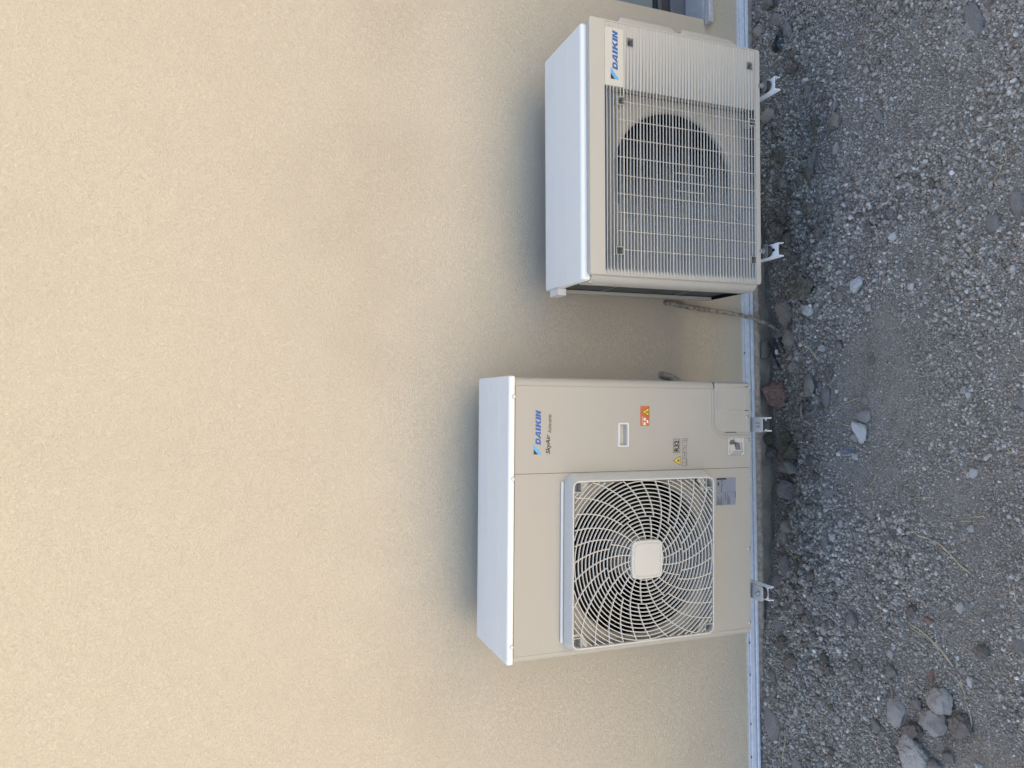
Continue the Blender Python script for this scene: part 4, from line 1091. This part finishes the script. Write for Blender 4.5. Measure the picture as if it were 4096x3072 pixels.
    (-0.194, -0.77, 0.042, 0.042, 'grey', None),
    (-0.377, -0.834, 0.042, 0.056, 'grey', None),
    (-0.331, -0.877, 0.042, 0.042, 'brown', None),
]

cache = {}; marks = []; todo = []
def stone(x, y, sx, sd, tone, label, i, flatk=.70):
    big_ = sx > .065
    var = i if big_ else i % 3
    key = (tone, big_, var)
    if key not in cache:
        a, r = KIND[tone]; me = stone_mesh(hash_(tone) + var * 17, 5 if sx > .11 else 4 if big_ else 3, a, r); me.materials.append(TONES[tone]); cache[key] = me
    nm = 'clod' if tone in ('brown', 'moss', 'dust', 'red') else 'stone'
    o = bpy.data.objects.new(nm, cache[key]); COL.objects.link(o)
    R = random.Random(i * 7 + 1)
    d = sd / 1.05; h = d * flatk
    if tone == 'slab': h = d * .42
    if tone == 'dust': h = d * .40
    o.scale = (sx / 2, d / 2, h / 2)
    o.rotation_euler = (R.uniform(-.22, .22), R.uniform(-.22, .22), R.uniform(-.35, .35))
    o.location = (x, y, gz1(x, y) + h * (.14 if tone == 'dust' else .26 if tone in ('brown', 'moss', 'red') else .32))
    cat = 'clod' if nm == 'clod' else 'stone'
    if label: tag(o, label, cat); marks.append((x, y, label))
    else: todo.append((o, x, y, sx, tone, cat))
    return o
def hash_(s): return sum(ord(c) * (k + 3) for k, c in enumerate(s))
placed = []
for i, (x, y, sx, sd_, tone, label) in enumerate(STONES):
    stone(x, y, sx, sd_, tone, label, i); placed.append((x, y, max(sx, sd_) / 2))
# further small stones, so that the 300 largest are things of their own
def in_view(x, y, mrg=.12):
    t = (y + 1.2) / 1.2
    return (-.25 - .62 * t - mrg) < x < (2.1 + .65 * t + mrg)
R = random.Random(5); cnt = 0
while cnt < 100:
    x = R.uniform(-.95, 2.8); y = -1.25 + 1.2 * R.random() ** (.75)
    if y > -.06 or not in_view(x, y, .0): continue
    s = .019 + .018 * R.random() ** 2
    if any((x - a) ** 2 + (y - b) ** 2 < (c + s / 2) ** 2 for a, b, c in placed): continue
    if fbm(np.array([x]), np.array([y]), 3.1, 2, 40)[0] + .5 * math.exp(-((y + .25) / .2) ** 2) < R.uniform(-.35, .25): continue
    tone = R.choices(['grey', 'pale', 'tan', 'brown', 'white', 'slab'], [30, 18, 14, 26, 5, 7])[0]
    stone(x, y, s * R.uniform(.8, 1.35), s, tone, None, 500 + cnt, .7); placed.append((x, y, s / 2)); cnt += 1

# broken lumps of earth along the trench at the foot of the house
R = random.Random(21); cnt = 0
while cnt < 85:
    x = R.uniform(-.95, 2.75); y = -.10 - .30 * R.random() ** .9
    s_ = .024 + .034 * R.random() ** 2
    if any((x - a) ** 2 + (y - b) ** 2 < (c * .8 + s_ * .4) ** 2 for a, b, c in placed): continue
    if .45 < x < 1.35 and y > -.13: continue
    tone = R.choices(['brown', 'dust', 'moss', 'grey'], [54, 26, 10, 10])[0]
    stone(x, y, s_ * R.uniform(.8, 1.4), s_, tone, None, 900 + cnt, .75); placed.append((x, y, s_ / 2)); cnt += 1
# labels for the small stones: told apart by the noted thing they lie nearest to, the side of it and how close
MARKS = [(2.06, -.50, 'the bracket arm nearest the window'), (1.433, -.50, 'the bracket arm under the coil end'), (.78, -.46, 'the bracket arm under the lettered end'), (.152, -.46, 'the bracket arm below the fan'),
         (1.17, -.09, 'the mud caked conduit'), (2.43, -.18, 'the black plastic scrap'), (.675, -.48, 'the blue plastic thread')]
for x, y, l in marks:
    w = l.split(); k = next((i for i, q in enumerate(w) if i > 1 and q in ('in', 'on', 'by', 'at', 'near', 'with', 'standing', 'lying', 'leaning', 'beside', 'under', 'behind', 'beyond', 'far', 'far,', 'half', 'where', 'against', 'along', 'below', 'before', 'between', 'pressed', 'cut', 'sitting', 'of', 'past', 'just')), len(w))
    nm_ = ' '.join(w[:k]).rstrip(',')
    if sum(1 for _, _, q in marks if q.startswith(nm_)) == 1 and len(w[:k]) <= 5: MARKS.append((x, y, 'the ' + nm_))
def side(dx, dy):
    if abs(dx) > abs(dy): return 'on the window side of' if dx > 0 else 'on the windowless side of'
    return 'on the wall side of' if dy > 0 else 'on the outer side of'
def name_all(items, noun):
    groups = {}
    for it in items:
        o, x, y, kind, cat, grp = it
        mx, my, ml = min(MARKS, key=lambda q: (q[0] - x) ** 2 + (q[1] - y) ** 2)
        groups.setdefault((kind, side(x - mx, y - my), ml), []).append(((x - mx) ** 2 + (y - my) ** 2, it))
    ORD = ['closest', 'second closest', 'third closest', 'fourth closest', 'fifth closest', 'sixth closest', 'seventh closest', 'eighth closest', 'ninth closest', 'tenth closest', 'eleventh closest', 'twelfth closest', 'thirteenth closest', 'fourteenth closest', 'fifteenth closest']
    for (kind, sd__, ml), L in groups.items():
        L.sort(key=lambda q: q[0])
        for i, (_, (o, x, y, k, cat, grp)) in enumerate(L):
            lab = kind + (' ' if len(L) == 1 else ' ' + ORD[min(i, 14)] + ' ') + sd__ + ' ' + ml
            tag(o, lab, cat, grp)
TW = dict(pale='pale', white='white', tan='tan', grey='grey', slab='smooth grey', brown='brown', dust='dusty', red='reddish', moss='mossy')
name_all([(o, x, y, ('tiny ' if sx < .03 else 'small ') + TW[tone] + ' ' + cat, cat, 'small stones and clods scattered over the soil') for o, x, y, sx, tone, cat in todo], 'stone')

# ------------------------------------------------------------------ gravel and crumbs (nobody could count them)
proto = bpy.data.collections.new('crumb_shapes')
for k in range(7):
    me = stone_mesh(900 + k, 2 if k < 4 else 1, [5, 7, 4, 9, 5, 6, 8][k], .14); me.materials.clear(); me.materials.append(MAT['crumbs'])
    o = bpy.data.objects.new('crumb_shape_%d' % k, me); proto.objects.link(o)
PX = np.array([p[0] for p in placed]); PY = np.array([p[1] for p in placed]); PR = np.array([p[2] for p in placed])
def scatter(n, s0, s1, power, thr, seed, fade=0.0):
    r = np.random.default_rng(seed)
    n = int(n * 1.22); x = r.uniform(-1.6, 3.5, n); y = r.uniform(-1.38, -.012, n)
    t = (y + 1.2) / 1.2; keep = (x > -1.02 - .55 * t) & (x < 2.80 + .60 * t)
    d = fbm(x, y, 3.1, 2, 40) + .55 * np.exp(-((y + .25) / .2) ** 2) + .25 * fbm(x, y, 12, 2, 55)
    keep &= (d + thr - fade * np.clip((-y - .30) / .45, 0, 1) > r.uniform(-.5, .5, n))
    x, y = x[keep], y[keep]; s = s0 + (s1 - s0) * r.random(len(x)) ** power
    return x, y, s
parts = [scatter(300000, .0026, .0052, 1.2, .75, 1), scatter(150000, .0052, .0092, 1.5, .10, 2, .05), scatter(42000, .0090, .0138, 1.5, .0, 3, .18), scatter(11000, .0135, .0200, 1.6, -.09, 4, .26)]
gx = np.concatenate([p[0] for p in parts]); gy = np.concatenate([p[1] for p in parts]); gs = np.concatenate([p[2] for p in parts])
ok = np.ones(len(gx), bool)
for a, b, c in zip(PX, PY, PR):
    if c > .02: ok &= ((gx - a) ** 2 + (gy - b) ** 2) > (c * .72) ** 2
gx, gy, gs = gx[ok], gy[ok], gs[ok]
gzv = ground_z(gx, gy) + gs * .30
n = len(gx); print('crumbs', n)
me = bpy.data.meshes.new('gravel'); me.vertices.add(n); me.vertices.foreach_set('co', np.stack([gx, gy, gzv], -1).ravel())
at = me.attributes.new('scl', 'FLOAT_VECTOR', 'POINT'); sc = gs[:, None] * .5 * rng.uniform(.65, 1.25, (n, 3)); at.data.foreach_set('vector', sc.astype(np.float32).ravel())
at = me.attributes.new('rot', 'FLOAT_VECTOR', 'POINT'); at.data.foreach_set('vector', rng.uniform(0, 6.28, (n, 3)).astype(np.float32).ravel())
at = me.attributes.new('idx', 'INT', 'POINT'); ix = np.where(gs > .006, rng.integers(0, 4, n), rng.integers(4, 7, n)).astype(np.int32); at.data.foreach_set('value', ix)
gravel = bpy.data.objects.new('gravel', me); COL.objects.link(gravel); gravel['kind'] = 'stuff'
ng = bpy.data.node_groups.new('gravel', 'GeometryNodeTree')
ng.interface.new_socket('Geometry', in_out='INPUT', socket_type='NodeSocketGeometry'); ng.interface.new_socket('Geometry', in_out='OUTPUT', socket_type='NodeSocketGeometry')
gi = ng.nodes.new('NodeGroupInput'); go = ng.nodes.new('NodeGroupOutput'); ip = ng.nodes.new('GeometryNodeInstanceOnPoints'); ci = ng.nodes.new('GeometryNodeCollectionInfo')
ci.inputs['Collection'].default_value = proto; ci.inputs['Separate Children'].default_value = True; ci.inputs['Reset Children'].default_value = True
def named(nm, ty):
    a = ng.nodes.new('GeometryNodeInputNamedAttribute'); a.data_type = ty; a.inputs['Name'].default_value = nm
    return [s for s in a.outputs if s.enabled][0]
er = ng.nodes.new('FunctionNodeEulerToRotation')
ng.links.new(gi.outputs[0], ip.inputs['Points']); ng.links.new(ci.outputs[0], ip.inputs['Instance']); ip.inputs['Pick Instance'].default_value = True
ng.links.new(named('idx', 'INT'), ip.inputs['Instance Index']); ng.links.new(named('rot', 'FLOAT_VECTOR'), er.inputs[0]); ng.links.new(er.outputs[0], ip.inputs['Rotation'])
ng.links.new(named('scl', 'FLOAT_VECTOR'), ip.inputs['Scale']); ng.links.new(ip.outputs[0], go.inputs[0])
md = gravel.modifiers.new('gravel', 'NODES'); md.node_group = ng

# ------------------------------------------------------------------ straw, roots and scraps
STRAWS = [
    [(1.946, -0.165, 0.009), (1.91, -0.233, 0.002), (1.831, -0.299, 0.0), (1.791, -0.294, 0.0), (1.709, -0.313, -0.0)],
    [(1.634, -1.173, -0.0), (1.641, -1.131, -0.0), (1.605, -1.125, -0.0), (1.548, -1.083, -0.0)],
    [(1.63, -1.15, -0.0), (1.614, -1.126, -0.0), (1.601, -1.099, -0.0)],
    [(2.283, -0.632, 0.0), (2.289, -0.676, 0.0), (2.295, -0.703, 0.0)],
    [(1.617, -0.627, -0.0), (1.685, -0.649, -0.0)],
    [(1.575, -0.657, -0.0), (1.595, -0.697, -0.0)],
    [(1.527, -0.472, -0.0), (1.573, -0.504, -0.0), (1.614, -0.531, -0.0)],
    [(2.131, -0.256, 0.002), (2.114, -0.315, 0.0)],
    [(2.217, -0.121, 0.027), (2.192, -0.147, 0.021)],
    [(1.73, -0.015, -0.002), (1.716, -0.131, -0.003)],
    [(1.556, -0.16, -0.011), (1.613, -0.196, -0.005)],
    [(1.562, -0.287, -0.0), (1.498, -0.349, -0.0)],
    [(1.558, -0.415, -0.0), (1.512, -0.43, -0.0)],
    [(2.396, -0.426, 0.0), (2.351, -0.429, 0.0)],
    [(2.422, -0.082, 0.039), (2.462, -0.123, 0.032)],
    [(2.398, -0.552, 0.0), (2.398, -0.574, 0.0)],
    [(1.135, -0.243, -0.006), (1.085, -0.3, -0.0), (1.029, -0.348, -0.0)],
    [(1.109, -0.248, -0.005), (1.04, -0.312, -0.0), (0.975, -0.367, -0.0)],
    [(1.039, -0.189, -0.025), (1.067, -0.206, -0.019), (1.093, -0.279, -0.0)],
    [(1.352, -0.328, -0.0), (1.323, -0.377, -0.0)],
    [(1.35, -0.109, -0.035), (1.337, -0.177, -0.019), (1.342, -0.214, -0.01)],
    [(0.931, -0.755, -0.0), (0.95, -0.816, -0.0), (0.952, -0.874, -0.0)],
    [(0.952, -0.874, -0.0), (0.915, -0.906, -0.0), (0.889, -0.919, -0.0), (0.857, -0.913, -0.0)],
    [(0.792, -0.418, -0.0), (0.775, -0.471, -0.0), (0.767, -0.515, -0.0)],
    [(0.661, -0.339, -0.0), (0.692, -0.348, -0.0), (0.731, -0.401, -0.0), (0.741, -0.44, -0.0)],
    [(0.956, -0.379, -0.0), (0.931, -0.406, -0.0), (0.9, -0.413, -0.0)],
    [(0.852, -0.443, -0.0), (0.88, -0.54, -0.0)],
    [(1.298, -0.979, -0.0), (1.321, -1.004, -0.0), (1.342, -1.022, -0.0)],
    [(0.704, -1.078, -0.0), (0.717, -1.104, -0.0), (0.699, -1.125, -0.0)],
    [(0.664, -1.119, -0.0), (0.701, -1.154, -0.0)],
    [(0.641, -0.871, -0.0), (0.625, -0.925, -0.0)],
    [(1.005, -1.138, -0.0), (0.981, -1.149, -0.0)],
    [(0.546, -0.604, -0.0), (0.501, -0.606, -0.0)],
    [(0.526, -0.78, -0.0), (0.534, -0.851, -0.0)],
    [(0.617, -0.325, -0.0), (0.563, -0.348, -0.0), (0.495, -0.342, -0.0)],
    [(1.427, -0.197, -0.011), (1.363, -0.32, -0.0)],
    [(1.242, -0.491, -0.0), (1.217, -0.505, -0.0)],
    [(0.544, -0.587, -0.0), (0.593, -0.629, -0.0)],
    [(0.088, -0.736, -0.0), (0.059, -0.797, -0.0), (0.026, -0.851, -0.0), (-0.02, -0.894, -0.0)],
    [(0.077, -0.739, -0.0), (0.047, -0.803, -0.0)],
    [(0.497, -0.613, -0.0), (0.46, -0.608, -0.0), (0.417, -0.599, -0.0)],
    [(0.441, -0.6, -0.0), (0.401, -0.613, -0.0)],
    [(-0.099, -0.291, 0.0), (-0.065, -0.361, 0.0), (-0.022, -0.445, -0.0)],
    [(0.019, -0.559, -0.0), (0.062, -0.608, -0.0), (0.117, -0.673, -0.0)],
    [(-0.399, -0.536, 0.0), (-0.377, -0.597, 0.0)],
    [(-0.032, -0.169, -0.004), (0.025, -0.178, -0.01), (0.086, -0.231, -0.006)],
    [(0.086, -0.231, -0.006), (0.079, -0.258, -0.002), (0.132, -0.315, -0.0)],
    [(0.166, -0.289, -0.0), (0.229, -0.344, -0.0), (0.294, -0.375, -0.0)],
    [(-0.493, -0.038, 0.033), (-0.469, -0.121, 0.025), (-0.479, -0.15, 0.02)],
    [(-0.689, -0.135, 0.026), (-0.619, -0.141, 0.024), (-0.561, -0.149, 0.022)],
    [(0.41, -0.755, -0.0), (0.389, -0.812, -0.0), (0.376, -0.867, -0.0), (0.343, -0.908, -0.0), (0.3, -0.975, -0.0)],
    [(-0.034, -0.843, -0.0), (-0.051, -0.896, -0.0), (-0.073, -0.925, 0.0), (-0.104, -0.941, 0.0)],
    [(-0.132, -0.891, 0.0), (-0.11, -0.918, 0.0)],
    [(-0.115, -0.94, 0.0), (-0.145, -0.956, 0.0), (-0.194, -0.963, 0.0)],
    [(-0.054, -0.626, -0.0), (-0.146, -0.652, 0.0), (-0.224, -0.677, 0.0)],
    [(0.486, -0.988, -0.0), (0.494, -1.032, -0.0)],
    [(0.466, -0.946, -0.0), (0.472, -0.985, -0.0)],
    [(0.297, -1.12, -0.0), (0.246, -1.124, -0.0)],
    [(0.259, -0.697, -0.0), (0.224, -0.737, -0.0)],
    [(-0.199, -0.13, 0.017), (-0.159, -0.197, 0.007), (-0.139, -0.255, 0.001)],
    [(0.129, -0.214, -0.01), (0.236, -0.272, -0.001)],
    [(-0.142, -0.72, 0.0), (-0.117, -0.76, 0.0)],
    [(-0.08, -0.919, 0.0), (-0.056, -0.928, -0.0)],
    [(0.375, -0.356, -0.0), (0.343, -0.398, -0.0)],
    [(0.056, -0.943, -0.0), (0.039, -0.978, -0.0)],
    [(0.162, -0.149, -0.026), (0.156, -0.214, -0.01), (0.16, -0.28, -0.0)],
]

NOTED = {0: 'bent dry straw with a leafy end lying in the hollow before the slatted unit', 1: 'tangled pale straw at the outer edge of the soil before the slatted unit', 16: 'long straw slanting over the tan stones by the black cables',
         21: 'branching dry root on the bare soil between the two units', 38: 'longest thick straw lying on the soil beyond the fan end', 49: 'short yellow blade of straw near the heap of rocks', 24: 'pale curved root beside the tan and white rock', 50: 'dry leaf blade by the bracket arm below the fan'}
thin = []
for i, pts in enumerate(STRAWS):
    R = random.Random(i + 77); path = []
    P = [Vector((x, y, 0)) for x, y, z in pts]
    sm = smooth_path(P, 6)
    k0 = R.uniform(0, 1)
    for j, p in enumerate(sm):
        path.append((p.x + .0025 * mnoise.noise(Vector((j * .5, i, 0))), p.y + .0025 * mnoise.noise(Vector((j * .5, i, 5))), gz1(p.x, p.y) + .005 + .006 * abs(mnoise.noise(Vector((j * .35, i, 9))))))
    thick = R.uniform(.0014, .0023)
    if i in (38, 16): thick = .0036
    if i in (0, 49, 50): thick = .0032
    rr = [thick * (.45 + .55 * math.sin(math.pi * min(1, .25 + .75 * (1 - j / (len(sm) - 1))))) for j in range(len(sm))]
    rootish = i in (21, 22, 24, 13, 14) or (R.random() < .3 and i not in NOTED)
    o = MB().tube(path, rr, 6).build('root' if rootish else 'straw', MAT['root' if rootish else 'straw'], None, smooth=True)
    if i in NOTED: tag(o, NOTED[i], 'root' if rootish else 'straw')
    else: thin.append((o, P[len(P) // 2].x, P[len(P) // 2].y, 'thin brownish root' if rootish else 'thin straw', 'root' if rootish else 'straw', 'thin dry roots and straw on the soil'))
name_all(thin, 'straw')
for pts, lab in (([(.678, -.457), (.675, -.480), (.671, -.505)], 'short blue plastic thread on the soil before the tall unit'), ([(1.343, -.647), (1.338, -.650), (1.336, -.656)], 'tiny blue plastic shred on the soil between the units')):
    o = MB().tube([(x, y, gz1(x, y) + .006) for x, y in pts], .0016, 6).build('thread', MAT['bluep'], None, smooth=True); tag(o, lab, 'thread')
b = MB(); pl = [(2.515, -.188), (2.470, -.172), (2.425, -.150), (2.396, -.168), (2.400, -.205), (2.425, -.212), (2.470, -.196)]
cx_, cy_ = 2.432, -.180; rows = []
for s in (1, .72, .42, .12):
    rows.append([(cx_ + (x - cx_) * s, cy_ + (y - cy_) * s, gz1(x, y) + .012 + .016 * (1 - s) + .010 * mnoise.noise(Vector((x * 40, y * 40, s * 3)))) for x, y in [Vector(pl[k]).lerp(Vector(pl[(k + 1) % 7]), f) for k in range(7) for f in (0, .33, .66)]])
b.loft(rows, True, False, True); o = b.build('plastic_scrap', MAT['film'], None, smooth=True)
tag(o, 'crumpled black plastic scrap on the soil below the window', 'plastic scrap')
